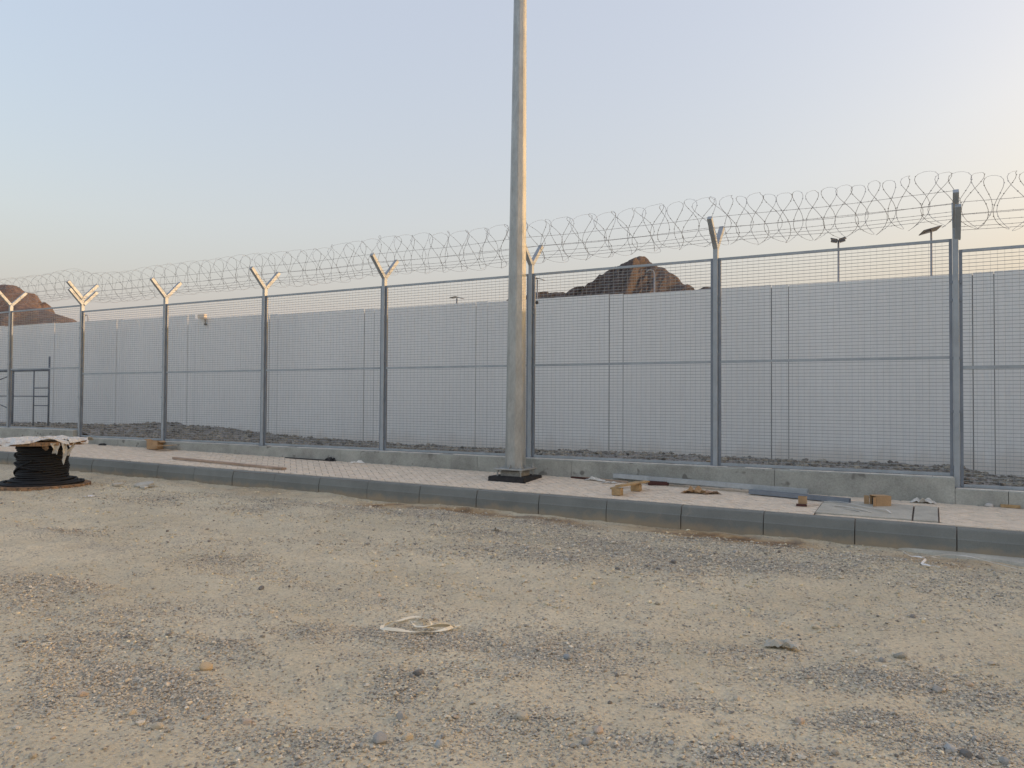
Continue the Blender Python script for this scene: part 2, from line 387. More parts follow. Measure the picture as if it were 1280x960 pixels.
def lay(X, Y, size, sink=.2):
    g = gravel(X, Y); return np.stack([X, Y, ground_z(X, Y, g)+size*sink], -1)
def inview(X, Y):   # keeps the scatter to the part of the lot that lies before the fence and near the camera's field
    return (Y > 1.2) & (X > -1.35*Y-3.5) & (X < .22*Y+1.2) & (Y < 9.38)
prob = np.array([.13, .19, .22, .18, .07, .09, .05, .07])
parts = []
def band(n, box, smin, smax, fn, base, pw=2.2):
    X, Y = scatter(n, *box, fn); k = inview(X, Y); X, Y = X[k], Y[k]
    s = smin+(smax-smin)*RNG.random(len(X))**pw
    parts.append(stones(lay(X, Y, s), s, base, PAL, prob)); 
edge = lambda X, Y: np.where(Y > 8.95, .12, 1.)
band(230000, (-7, 1.8, 1.4, 5.6), .007, .022, lambda X, Y: np.clip(gravel(X, Y)*1.1+.02, 0, 1), OCT)
band(170000, (-13, 3, 5.2, 9.35), .011, .030, lambda X, Y: np.clip(gravel(X, Y)*1.1+.015, 0, 1)*edge(X, Y), OCT)
band(15000, (-7, 1.8, 1.4, 5.8), .013, .036, lambda X, Y: np.clip(gravel(X, Y)*.85+.015, 0, 1), ICO, 3.)
band(12000, (-14, 3, 5.2, 9.35), .018, .050, lambda X, Y: np.clip(gravel(X, Y)*.7+.012, 0, 1)*edge(X, Y), ICO, 3.)
CLOD = np.array([(.68, .60, .42), (.60, .52, .36), (.73, .65, .46), (.56, .48, .34)])
for n_, bx, s0, s1 in ((16000, (-7, 1.8, 1.4, 5.6), .006, .028), (9000, (-13, 3, 5.2, 9.35), .012, .045)):
    X, Y = scatter(n_, *bx, lambda X, Y: np.clip(.3+fbm(X*1.2, Y*2.2, 4, 17)*1.5, .03, 1)); kk = inview(X, Y); X, Y = X[kk], Y[kk]
    sz = s0+(s1-s0)*RNG.random(len(X))**3.5; parts.append(stones(lay(X, Y, sz, .1), sz, ICO, CLOD, None, .34))
v, f, c = merge(parts)
link('gravel', tri_mesh('gravel', v, f, M['stone'], c), kind='stuff', label='loose grey and tan gravel lying in patches on the sandy lot', cat='gravel')

# individual stones that stand out of the gravel
def rock_mesh(name, r, seed, col):
    rg = np.random.default_rng(seed); bm = bmesh.new(); bmesh.ops.create_icosphere(bm, subdivisions=2, radius=1)
    d = rg.normal(size=(9, 3)); d /= np.linalg.norm(d, axis=1)[:, None]; cut = rg.uniform(.62, .92, 9)
    for vv in bm.verts:
        p = np.array(vv.co)
        for q, h in zip(d, cut):
            e = p@q-h
            if e > 0: p = p-q*e
        p *= 1+rg.uniform(-.03, .03); vv.co = (p[0]*r, p[1]*r*.85, p[2]*r*.68)
    me = bpy.data.meshes.new(name); bm.to_mesh(me); bm.free()
    a = me.color_attributes.new('Col', 'FLOAT_COLOR', 'POINT')
    a.data.foreach_set('color', np.tile(np.array([*col, 1], np.float32), len(me.vertices))); me.materials.append(M['stone']); return me
tan, grey, pink, dark = (.52, .46, .35), (.36, .35, .32), (.52, .43, .34), (.19, .185, .175)
for i, (X, Y, s, c, lb) in enumerate([
    (-3.93, 2.51, .056, pink, 'round pinkish stone, largest in the gravel patch at lower left'),
    (-3.50, 2.49, .048, tan, 'flat tan stone right of the round pinkish stone at lower left'),
    (-3.25, 2.45, .060, tan, 'blocky tan stone at the sandy edge of the lower left gravel'),
    (-2.94, 2.71, .052, pink, 'pale stone beside a dark splinter on the bare sand, lower left centre'),
    (-3.73, 3.13, .075, (.55, .43, .27), 'crumbled orange brown lump among dark gravel, left foreground'),
    (-2.34, 3.15, .066, grey, 'dark grey oval stone alone on sand below the plastic strap loop'),
    (-2.22, 2.84, .085, grey, 'big half buried grey stone at the bottom edge, left of centre'),
    (-2.13, 2.92, .060, tan, 'tan stone touching the big half buried grey stone'),
    (-1.96, 2.93, .055, (.38, .40, .39), 'bluish stone at the bottom edge right of the grey stone pair'),
    (-1.78, 3.40, .065, tan, 'broad tan stone in the bottom centre gravel'),
    (-1.40, 3.45, .055, pink, 'reddish stone on sand at lower right of centre'),
    (-1.41, 3.33, .050, grey, 'grey cobble just below the reddish stone'),
    (-.58, 4.05, .055, pink, 'smooth pink stone on bare sand in the right foreground'),
    (-.92, 4.21, .045, tan, 'small flat tan stone left of the smooth pink stone'),
    (.07, 4.13, .065, (.42, .43, .42), 'pale blue grey stone in the coarse gravel at lower right'),
    (.13, 4.12, .060, dark, 'black stone against the pale blue grey stone at lower right'),
    (.28, 4.14, .055, grey, 'grey stone right of the black stone, lower right corner'),
    (.02, 4.95, .060, grey, 'grey wedge stone at the end of the dark gravel streak, right side'),
    (.18, 5.13, .045, (.55, .43, .31), 'small orange stone behind the dark gravel streak, right side'),
    (-.18, 5.40, .075, (.36, .35, .3), 'pointed light grey stone lying on sand, right of the crumpled sack'),
    (-2.55, 3.60, .070, dark, 'dark split stone standing up in gravel below the strap loop'),
    (-1.95, 4.30, .060, (.32, .345, .355), 'blue grey chip in the gravel right of the strap loop'),
    (-2.24, 7.44, .070, dark, 'black lump of rock in the gravel band near the kerb'),
    (-1.78, 8.10, .060, (.45, .43, .4), 'whitish broken stone in the gravel band under the kerb'),
    (-4.83, 4.59, .050, dark, 'dark stone alone on the wheel track at left')]):
    z = float(ground_z(X, Y, gravel(np.array([X]), np.array([Y]))[0]))
    o = link('stone', rock_mesh('stone', s*.55, i+5, c), loc=(X, Y, z+s*.14), label=lb, cat='stone')
    o.rotation_euler = (random.uniform(-.2, .2), random.uniform(-.2, .2), random.uniform(0, 6))

# ------------------------------------------------------------------ pavement: bed, kerb stones, pavers
SX, SY = -.0093, .0395           # slopes of the pavement
YF = 10.99                       # face of the fence's concrete footing wall
mb = MB(); N = 40
for i in range(N+1):
    X = -45+52*i/N
    mb.v += [(X, 9.42, pav(X, 9.42)-.014), (X, YF+.1, pav(X, YF+.1)-.014), (X, YF+.1, -1.9), (X, 9.42, -1.9)]
for i in range(N):
    a = 4*i; b = a+4
    mb.f += [(a, b, b+1, a+1), (a+3, b+3, b, a)]
pavement = mb.build('pavement', M['joint'], kind='structure')
# kerb stone profile (Y, Z), battered face with a rounded arris, one metre long
prof = [(.16, -.36), (.0, -.36), (.0, -.115), (.006, -.105), (.030, -.020), (.037, -.007), (.048, 0), (.16, .002)]
def kerb_mesh(L):
    k = MB(); n = len(prof)
    for x in (0, L): k.v += [(x, y, z) for y, z in prof]
    k.f = [(i, (i+1) % n, (i+1) % n+n, i+n) for i in range(n)]+[tuple(range(n-1, -1, -1)), tuple(range(n, 2*n))]
    return k.mesh('kerb_stone', M['kerb'])
km = kerb_mesh(.974)
for i in range(46):
    X = 7.12-i*.985
    o = link('kerb_stone', km, parent=pavement, loc=(X-.979, 9.385+random.uniform(-.005, .005), -1.297-.0073*(X-1)+random.uniform(-.003, .004)))
    o.rotation_euler = (random.uniform(-.008, .008), .0073, random.uniform(-.0015, .0015))
# herringbone pavers at 45 degrees
def half(poly, ax, s, lim):
    out = []
    for i in range(len(poly)):
        a, b = poly[i-1], poly[i]; da, db = a[ax]*s-lim, b[ax]*s-lim
        if (da >= 0) != (db >= 0):
            t = da/(da-db); out.append((a[0]+(b[0]-a[0])*t, a[1]+(b[1]-a[1])*t))
        if db >= 0: out.append(b)
    return out
def clip(poly):
    for ax, s, lim in ((1, 1, 9.552), (1, -1, -(YF-.004))):
        poly = half(poly, ax, s, lim)
        if not poly: return []
    return poly
HOLES = [(-5.965, -5.335, 10.165, 10.795), (-1.215, .07, 9.615, 10.615)]
U = .1; c45 = math.sqrt(.5); cells = []
for x in range(-340, 300):
    for y in range(-340, 300):
        k = (x-y) % 4
        if k not in (0, 3): continue
        wd, ht = (2, 1) if k == 0 else (1, 2)
        cx, cy = (x+wd/2)*U, (y+ht/2)*U
        X, Y = (cx-cy)*c45, (cx+cy)*c45
        if not (9.42 < Y < 11.18 and -22 < X < 2.4): continue
        g = .0032
        q = [(x*U+g, y*U+g), ((x+wd)*U-g, y*U+g), ((x+wd)*U-g, (y+ht)*U-g), (x*U+g, (y+ht)*U-g)]
        P = [((a-b)*c45, (a+b)*c45) for a, b in q]
        full = all(9.552 < p_[1] < YF-.004 for p_ in P)
        P = clip(P)
        if len(P) < 3: continue
        for h in HOLES:
            if all(p_[0] <= h[0] for p_ in P) or all(p_[0] >= h[1] for p_ in P) or all(p_[1] <= h[2] for p_ in P) or all(p_[1] >= h[3] for p_ in P): continue
            full = False; side = max(((h[0]-X, 0, -1, -h[0]), (X-h[1], 0, 1, h[1]), (h[2]-Y, 1, -1, -h[2]), (Y-h[3], 1, 1, h[3])))
            P = half(P, *side[1:])
            if len(P) < 3: break
        if len(P) < 3: continue
        ar = .5*abs(sum(P[i-1][0]*P[i][1]-P[i][0]*P[i-1][1] for i in range(len(P))))
        if ar < .002: continue
        cells.append((math.hypot(X, Y), k, X, Y, P, full))
cells.sort(key=lambda t: t[0])
def prism(P, o=(0, 0)):
    """a chamfered paver from its outline"""
    n = len(P); cx = sum(p[0] for p in P)/n; cy = sum(p[1] for p in P)/n; k = MB()
    for z, s in ((-.03, 0), (-.004, 0), (0, .003)):
        for a, b in P:
            d = math.hypot(a-cx, b-cy); q = 1-s/max(d, .01); k.v.append((cx+(a-cx)*q-o[0], cy+(b-cy)*q-o[1], z))
    for r in (0, n): k.f += [(r+i, r+(i+1) % n, r+n+(i+1) % n, r+n+i) for i in range(n)]
    k.f.append(tuple(2*n+i for i in range(n))); return k
shared = {}
rest = MB()
for j, (d, k, X, Y, P, full) in enumerate(cells):
    z = pav(X, Y)+random.uniform(-.0016, .0016); tx, ty = random.uniform(-.008, .008), random.uniform(-.008, .008)
    if j < 300:
        if full:
            if k not in shared: shared[k] = prism(P, (X, Y)).mesh('paver', M['paver'])
            me = shared[k]
        else: me = prism(P, (X, Y)).mesh('paver', M['paver'])
        o = link('paver', me, parent=pavement, loc=(X, Y, z)); o.rotation_euler = (SY+tx, -SX+ty, 0)
    else:
        q = prism(P, (X, Y)); q.v = [(a+X, b+Y, c_+z+(SX-ty)*a+(SY+tx)*b) for a, b, c_ in q.v]; rest.add(q.v, q.f)
rest.build('paver', M['paver'], pavement, kind='stuff')
# cement haunch along the foot of the kerb at right
mb = MB(); n = 60
for i in range(n+1):
    X = -.35+7*i/n; z = -1.585-.0085*X
    wdt = .02+.20*min(1, (i/n*7)/.9)*(1+.25*math.sin(X*9)); y0 = 9.39-wdt
    mb.v += [(X, 9.40, z+.045), (X, y0+.02, z+.028+.004*math.sin(X*23)), (X, y0, z-.04)]
for i in range(n):
    a = 3*i; mb.f += [(a+1, a+4, a+3, a), (a+2, a+5, a+4, a+1)]
mb.build('kerb_haunch', M['slab'], pavement, label='thin cement strip at the kerb foot')

# ------------------------------------------------------------------ concrete footing wall under the fence
X0 = .239; TZ, BZ, MZ = 2.093, -.889, .614
wall = empty('footing_wall', (0, 11.15, -1.3), label='low stained concrete wall carrying the mesh fence, stepped twice', cat='low wall')
def wall_seg(xa, xb, zt, seed):
    rg = random.Random(seed); n = max(2, int((xb-xa)/.25)); k = MB(); pf = []
    for i in range(n+1):
        X = xa+(xb-xa)*i/n; j = rg.uniform(-.004, .004); t = rg.uniform(-.004, .003)
        k.v += [(X, YF+j, -1.7), (X, YF+j, zt-.012+t), (X, YF+.014+j, zt+t), (X, YF+.22, zt+t*.5), (X, YF+.22, -1.7)]
    for i in range(n):
        a = 5*i; k.f += [(a+q, a+5+q, a+6+q, a+1+q) for q in range(4)]
    k.f += [(4, 3, 2, 1, 0), tuple(5*n+q for q in range(5))]
    k.v = [(x, y-11.15, z+1.3) for x, y, z in k.v]
    return k.build('wall_segment', M['concrete'], wall)
cuts = [.246, -1.9, -4.93, -6.65, -9.6, -12.3, -14.2, -16.1, -17.77]
for i in range(len(cuts)-1): wall_seg(cuts[i+1]+.006, cuts[i], BZ-.012, i)
for i, (a, b) in enumerate([(.25, .80), (.806, 3.3), (3.31, 6.2)]): wall_seg(a, b, -1.035, 20+i)
for i, (a, b) in enumerate([(-21, -17.775), (-24.5, -21.006), (-28, -24.506), (-34, -28.006)]): wall_seg(a, b, -.742, 30+i)
# cement skim in patches, its pale colour standing in for the sky-lit top
k = MB()
for (a, b, zt) in ((-17.77, .23, BZ-.012), (.26, 6.2, -1.035), (-34, -17.78, -.742)):
    x = a
    while x < b-.1:
        L = min(random.uniform(.3, 1.3), b-x); y1 = random.uniform(.085, .115)
        k.box(x, x+L, YF+.012-11.15, YF+y1-11.15, zt+1.3, zt+1.304+random.uniform(.001, .004)); x += L+random.choice([0.01, .01, .01, .25])
k.build('skylit_skim', M['skylit_cement'], wall, kind='stuff')

# ------------------------------------------------------------------ fence
fence = empty('security_fence', (0, 11.13, -1.3), label='grey steel mesh fence topped with outward and inward leaning Y arms', cat='fence')
FO = Vector((0, 11.13, -1.3))
def fl(p): return Vector(p)-FO
PW, PD = .066, .08
def tube_box(k, x0, x1, y0, y1, z0, z1): k.box(x0, x1, y0-FO.y, y1-FO.y, z0-FO.z, z1-FO.z)
def arm(post, x, zj, sgn, off=0, L=.50):
    a = fl((x, 11.13+sgn*.012, zj-.01+off)); b = fl((x, 11.13+sgn*(.012+L*.707), zj+L*.707+off))
    k = MB(); k.beam(a, b, .070, .066, (1, 0, 0)); o = k.build('outrigger_arm', M['galv'], post, bevel=.003); o.matrix_parent_inverse = Matrix()
    return o
def post_at(x0, zb, zt, zj, double=0):
    k = MB(); tube_box(k, x0, x0+PW, 11.09, 11.09+PD, zb, zj)
    p = k.build('fence_post', M['galv'], fence, bevel=.004)
    arm(p, x0+PW/2, zj, -1); arm(p, x0+PW/2, zj, 1)
    if double: arm(p, x0+PW/2+.025, zj-double, -1, 0, .46); arm(p, x0+PW/2+.025, zj-double, 1, 0, .46)
    # a flared weld collar where the arms meet, and clamps that hold the panels
    c = MB()
    for z in (zb+.25, zb+.95, zb+1.62, zb+2.35, zt-.55):
        for s in (-1, 1):
            xx = x0+PW/2+s*(PW/2+.014); tube_box(c, xx-.014, xx+.014, 11.102, 11.122, z-.018, z+.018)
    c.build('panel_clamp', M['galv_dark'], p, kind='stuff')
    b = MB(); tube_box(b, x0-.035, x0+PW+.035, 11.075, 11.075+PD+.03, zb-.002, zb+.010); b.build('base_plate', M['galv_dark'], p)
    return p
def panel(xa, xb, zb, zt, zm):
    f_ = empty('fence_panel', (0, 0, 0)); f_.parent = fence
    # frame: two uprights, three rails
    for x0, x1 in ((xa, xa+.036), (xb-.036, xb)):
        k = MB(); tube_box(k, x0, x1, 11.118, 11.152, zb, zt); k.build('upright', M['galv_dark'], f_)  # darker than the rails: the uprights' shadow is put into the colour
    for z0, z1 in ((zt-.034, zt), (zm-.034, zm), (zb, zb+.036)):
        k = MB(); tube_box(k, xa+.037, xb-.037, 11.116, 11.150, z0, z1); k.build('rail', M['galv'], f_)
    k = MB(); x = xa+.04
    def rod(a, b, r, ax):
        a, b = fl(a), fl(b)
        o_ = [(-r, -r), (r, -r), (r, r), (-r, r)]
        vs = [(p.x+(0 if ax == 'x' else u), p.y+v, p.z+(u if ax == 'x' else 0)) for p in (a, b) for u, v in o_]
        fs = [(0, 1, 5, 4), (1, 2, 6, 5), (2, 3, 7, 6), (3, 0, 4, 7)]; k.add(vs, fs)
    n = int(round((xb-xa-.07)/.0755))
    for i in range(1, n): X = xa+.035+(xb-xa-.07)*i/n; rod((X, 11.1385, zb+.03), (X, 11.1385, zt-.03), .0010, 'z')
    n = int(round((zt-zb-.07)/.0457))
    for i in range(1, n): Z = zb+.035+(zt-zb-.07)*i/n; rod((xa+.03, 11.1355, Z), (xb-.03, 11.1355, Z), .0026, 'x')
    k.build('wire_mesh', M['wire'], f_, kind='stuff')
ZJ = 2.255
xs = [X0-3*i for i in range(0, 14)]
post_at(X0+3, -1.035, 1.95, ZJ-.145)
post_at(X0+6, -1.035, 1.95, ZJ-.145)
for i, x in enumerate(xs):
    if i == 0: post_at(x, -1.035, TZ, ZJ, .145)
    elif i < 6: post_at(x, BZ-.012, TZ, ZJ)
    elif i == 6: post_at(x, BZ-.012, TZ+.15, ZJ+.15, .15)
    else: post_at(x, -.742, TZ+.15, ZJ+.15)
panel(X0+PW+.004, X0+3-.004, -1.022, 1.947, .482)
panel(X0+3+PW+.004, X0+6-.004, -1.022, 1.947, .482)
for i in range(1, 14):
    dz = 0 if i <= 6 else .15
    panel(xs[i]+PW+.004, xs[i-1]-.004, BZ+dz, TZ+dz, MZ+dz)
# barbed strands, three on each row of arms, broken at the fence's steps
def strand(xa, xb, zj, sgn, fr):
    k = MB(); d = .50*.707*fr; y = 11.13+sgn*(.03+d); pts = []; n = int((xb-xa)/.5)
    for i in range(n+1):
        x = xa+(xb-xa)*i/n; ph = ((x-X0) % 3)/3; pts.append(fl((x, y+.004*math.sin(x*5), zj+d+.03-.022*math.sin(math.pi*ph)+.005*math.sin(x*3.3+fr*9))))
    k.tube(pts, .0026, 4)
    x = xa+.06
    while x < xb-.05:
        t = (x-xa)/(xb-xa)*n; i = min(int(t), n-1); p = pts[i].lerp(pts[i+1], t-i); a = random.uniform(0, 3)
        for q in (0, 1.6):
            dv = Vector((.35, math.cos(a+q), math.sin(a+q))).normalized()*.018; e = Vector((.003, 0, 0))
            k.add([p-dv, p+dv, p+e], [(0, 1, 2)])
        x += .125
    k.build('barbed_wire', M['razor'], fence)
for (xa, xb, zj) in ((X0+PW, X0+6, ZJ-.145), (xs[6], X0+.02, ZJ), (xs[13], xs[6]+.02, ZJ+.15)):
    for sgn in (-1, 1):
        for fr in (.93, .58, .22): strand(xa, xb, zj, sgn, fr)

# razor coil lying in the arms
def coil():
    rad, pitch = .345, .190; xa, xb = -36.0, 6.2; turns = int((xb-xa)/pitch); per = 30
    n = turns*per; t = np.arange(n+1)*2*np.pi/per
    wob = np.repeat(RNG.normal(0, 1, turns+2), per)[:n+1]
    x = xb-pitch*t/(2*np.pi)+  .100*np.sin(2.5*t+.9+.25*np.sin(t*.021))*(1+.2*wob)+.016*wob
    th = t
    base = 2.255+.375
    zc = np.where(x > X0+.1, base-.13, np.where(x < xs[6], base+.14, base))
    sm = np.convolve(np.pad(zc, 60, mode='edge'), np.ones(121)/121, 'valid')
    sag = -.04*np.sin(np.pi*(((x-X0) % 3)/3))+.02*np.sin(x*1.3)
    r = rad*(1+.035*np.sin(t*.37)+.018*wob)
    P = np.stack([x, 11.13-11.13+r*np.sin(th)*.97, sm+sag+r*np.cos(th)+1.3], -1)
    T = np.gradient(P, axis=0); T /= np.linalg.norm(T, axis=1)[:, None]
    Nn = np.stack([np.zeros_like(x), np.sin(th), np.cos(th)], -1); Nn -= T*(Nn*T).sum(1)[:, None]; Nn /= np.linalg.norm(Nn, axis=1)[:, None]
    B = np.cross(T, Nn); ra, rb = .0017, .0030
    V = np.stack([P+Nn*ra, P+B*rb, P-Nn*ra, P-B*rb], 1).reshape(-1, 3)
    i = np.arange(n)[:, None]*4; F = []
    for q in range(4): F.append(np.concatenate([i+q, i+(q+1) % 4, i+4+(q+1) % 4, i+4+q], 1))
    F = np.concatenate(F)
    # blades: flat lozenges every third segment, as two triangles stored as one quad
    s = np.arange(1, n, 2); c = P[s]; ext = .010
    W = np.stack([c-T[s]*.011, c+B[s]*ext, c+T[s]*.011, c-B[s]*ext], 1).reshape(-1, 3)
    FW = np.arange(len(W)).reshape(-1, 4)+len(V)
    return np.concatenate([V, W]), np.concatenate([F, FW])
v, f = coil()
rz = link('razor_wire_coil', tri_mesh('razor_wire_coil', v, f, M['razor']), loc=(0, 11.13, -1.3), label='long looping coil of razor wire lying in the Y arms on top of the fence', cat='razor wire')

# ------------------------------------------------------------------ sheet metal wall behind
YW = 14.0
sw = empty('sheet_metal_wall', (0, YW, -.95), label='tall pale grey ribbed sheet metal wall behind the mesh fence', cat='wall')
def sheet(xa, xb, zb, zt, pitch=.20, mirror=False, dy=0):
    k = MB(); x = xa; P = []
    # shallow trapezoid ribs
    while x < xb-1e-4:
        for dx, y in ((0, 0), (.120, 0), (.132, .009), (.188, .009)):
            if x+dx < xb: P.append((x+dx, y))
        x += pitch
    P.append((xb, 0))
    for (X, y) in P: k.v += [(X, y+dy, zb+.95), (X, y+dy, zt+.95)]
    m = len(P)
    for (X, y) in P: k.v += [(X, y+dy+.0008, zb+.95), (X, y+dy+.0008, zt+.95)]
    for i in range(m-1):
        a = 2*i; k.f.append((a, a+2, a+3, a+1)); b_ = a+2*m; k.f.append((b_+1, b_+3, b_+2, b_)); k.f.append((a+1, a+3, b_+3, b_+1))
    k.f += [(0, 1, 2*m+1, 2*m), (2*m-1, 2*m-2, 4*m-2, 4*m-1)]
    return k.build('wall_sheet', M['sheet'], sw)
X = 3.60+3.03*16; i = 0
jts = []
while X > -52:
    tp = lambda q: 2.07+.0062*max(0, -q) if q > -17.2 else 2.285+.008*(-q-17.2)
    zb = -1.35
    a, b = X-2.745, X-3.03
    sheet(a+.005, X-.005, zb, tp(X)+.006*math.sin(i*2.1), dy=.0)
    # the step in height falls inside one bay: keep it at the joint
    sheet(b+.005, a-.005, zb, tp(a)+.006*math.sin(i*2.1)-.002, dy=.004)
    jts += [X, a]; X = b; i += 1
k = MB()
for x in jts: k.box(x-.05, x+.05, .022, .09, -.5, 2.99)
k.build('wall_frame', M['dark'], sw)
k = MB()
for z in (.4, 1.5, 2.75): k.box(-52, 52.0, .091, .13, z, z+.05)
k.build('girt', M['dark'], sw)

# rough gravel strip between the two, banked against the sheets
nx_, ny_ = 360, 26; gx = np.linspace(-36, 7, nx_); gy = np.linspace(11.24, 14.2, ny_); A, B = np.meshgrid(gx, gy, indexing='ij')
def strip_z(X, Y):
    lvl = -.97+.10*np.clip((-X-10)/5, 0, 1)+.12*np.clip((-X-17.5)/.5, 0, 1)-.12*np.clip((X-.3)/.5, 0, 1)
    t = np.clip((Y-11.3)/2.6, 0, 1)
    md = .10*np.exp(-((X+4.2)/2.0)**2)*np.sin(np.pi*np.clip(t*1.1, 0, 1))+.16*np.exp(-((X+17)/2.2)**2)*t
    return lvl+md+.035*fbm(X*1.5, Y*1.5, 4, 21)+.03*fbm(X*6, Y*6, 3, 22)*np.clip(t*3, 0, 1)
Z = strip_z(A, B); idx = np.arange(nx_*ny_).reshape(nx_, ny_)
fs = np.stack([idx[:-1, :-1], idx[1:, :-1], idx[1:, 1:], idx[:-1, 1:]], -1).reshape(-1, 4)
M['strip'] = mat('grey_rubble_bed', (.25, .24, .225), .95, 0, .3, 5, .3, 40, .8, 25)
link('gravel_strip', tri_mesh('gravel_strip', np.stack([A, B, Z], -1).reshape(-1, 3), fs, M['strip']), kind='structure')
parts = []
for n, s0, s1, bs in ((14000, .02, .06, OCT), (3500, .04, .12, ICO)):
    Xs = RNG.uniform(-24, 3, n); Ys = RNG.uniform(11.32, 13.95, n); s = s0+(s1-s0)*RNG.random(n)**2
    parts.append(stones(np.stack([Xs, Ys, strip_z(Xs, Ys)+s*.15], -1), s, bs, PAL[[0, 1, 2, 4, 7]]*.62))
v, f, c = merge(parts)
link('rubble', tri_mesh('rubble', v, f, M['stone'], c), kind='stuff', label='dark grey crushed rock banked between mesh fence and sheet wall', cat='rubble')

# ------------------------------------------------------------------ hills, far ridge
def hill(name, prof, yc, depth, k=1.0, seed=0, mat_=None):
    px = np.array([p[0] for p in prof])*k; pz = np.array([p[1] for p in prof])*k
    nu, nv = 320, 90; u = np.linspace(px[0], px[-1], nu); v = np.linspace(-1, 1, nv); UU, VV = np.meshgrid(u, v, indexing='ij')
    H = np.interp(UU, px, pz); fr = 12/(px[-1]-px[0])*2.2
    n1 = fbm(UU*fr, VV*4.5, 5, seed); n2 = fbm(UU*fr*4, VV*16, 4, seed+3)
    fall = 1-np.abs(VV)**1.25; env = np.clip(np.abs(VV)*4, 0, 1)
    Zz = -2+(H+2)*np.clip(fall+env*.16*n1*(1-np.abs(VV)), 0, 1)+(n2*.035+.05*np.abs(n1)*env)*H*(1-np.abs(VV)**3)*np.clip(.25+env, 0, 1)
    e = np.clip(np.minimum(UU-px[0], px[-1]-UU)/(.06*(px[-1]-px[0])), 0, 1); Zz = -2.2+(Zz+2.2)*e
    sc = 1+VV*depth/yc*0   # plan stays rectangular
    P = np.stack([UU*sc+n1*depth*.04, yc+VV*depth, Zz], -1).reshape(-1, 3); idx = np.arange(nu*nv).reshape(nu, nv)
    fs = np.stack([idx[:-1, :-1], idx[1:, :-1], idx[1:, 1:], idx[:-1, 1:]], -1).reshape(-1, 4)
    return link(name, tri_mesh(name, P, fs, mat_ or M['rockbrown']), kind='structure')
hill('hill', [(-175, 30), (-163.9, 46.5), (-157.9, 46.8), (-152.8, 47.6), (-151.2, 48.2), (-148.1, 48.3), (-144.2, 47.4), (-138.5, 47.4), (-135.9, 46.2), (-133.6, 48.1), (-131.4, 48.6), (-128.8, 48.8), (-123.7, 51.5), (-118.4, 54.5), (-113.1, 56.7), (-108.5, 58.5), (-105.8, 59.8), (-104.4, 59.8), (-102.4, 58.8), (-99.3, 57.3), (-94.3, 54.9), (-91.0, 52.4), (-88.4, 50.3), (-86.1, 47.3), (-82.9, 45.2), (-80.7, 44.1), (-78.2, 45.2), (-76.6, 45.8), (-74.1, 45.4), (-70.4, 43.4), (-62.8, 36), (-54.0, 26)], 300, 70, 1, 31)
hill('hill', [(-900, 50), (-816.1, 65.9), (-746.3, 75.8), (-682.9, 77.2), (-625.5, 80.9), (-593.5, 81.1), (-573.0, 79.1), (-563.0, 79.0), (-558.1, 77.6), (-551.2, 73.8), (-546.2, 69.1), (-541.3, 65.5), (-535.5, 61.9), (-524.3, 60.8), (-515.2, 58.7), (-501.7, 54.9), (-492.9, 51.9), (-486.7, 49.0), (-471.5, 42.3), (-440.0, 25)], 150, 45, .5, 41, M['rockred'])


# ------------------------------------------------------------------ street lamp column on the pavement
zc = pav(-5.65, 10.48)
lp = empty('lamp_post', (-5.65, 10.48, zc), label='tall tapered octagonal galvanised lamp column bolted to a black footing on the pavement', cat='lamp post')
k = MB(); k.box(-.31, .31, -.31, .31, -.25, .058); k.build('concrete_footing', M['bitumen'], lp, bevel=.012, seg=2)
k = MB(); k.box(-.17, .17, -.17, .17, .05, .135); k.build('grout_pad', M['grout'], lp, bevel=.01)
k = MB(); k.box(-.25, .25, -.25, .25, .150, .176); k.build('base_plate', M['pole'], lp, bevel=.004)
for x in (-.2, .2):
    for y in (-.2, .2):
        k = MB(); k.tube([(x, y, .05), (x, y, .245)], .013, 8)
        for z0, z1 in ((.118, .148), (.178, .204)): k.tube([(x, y, z0), (x, y, z1)], .026, 6)
        k.build('anchor_bolt', M['pole'], lp)
k = MB(); vs = []; H = 9.2
for z, F in ((.177, .300), (H, .165)):
    for q in range(8):
        a = math.pi/8+q*math.pi/4; r = F/2/math.cos(math.pi/8); vs.append((r*math.cos(a)+z*.0045, r*math.sin(a), z))
k.add(vs, [(q, (q+1) % 8, (q+1) % 8+8, q+8) for q in range(8)]+[tuple(range(8, 16))])
k.build('shaft', M['pole'], lp, bevel=.010, seg=3)
k = MB()
for q in range(4):     # stiffener fins at the foot
    a = q*math.pi/2; c_, s_ = math.cos(a), math.sin(a); n_ = Vector((-s_, c_, 0))*.005
    p = [Vector((.145*c_, .145*s_, .178)), Vector((.225*c_, .225*s_, .178)), Vector((.148*c_, .148*s_, .235))]
    k.add([v+n_ for v in p]+[v-n_ for v in p], [(0, 1, 2), (5, 4, 3), (0, 3, 4, 1), (1, 4, 5, 2), (2, 5, 3, 0)])
k.build('stiffener', M['pole'], lp, kind='stuff')
k = MB(); k.tube([(.04, 0, H-.02), (.04, 0, H+.25)], .06, 10); k.build('spigot', M['pole'], lp)

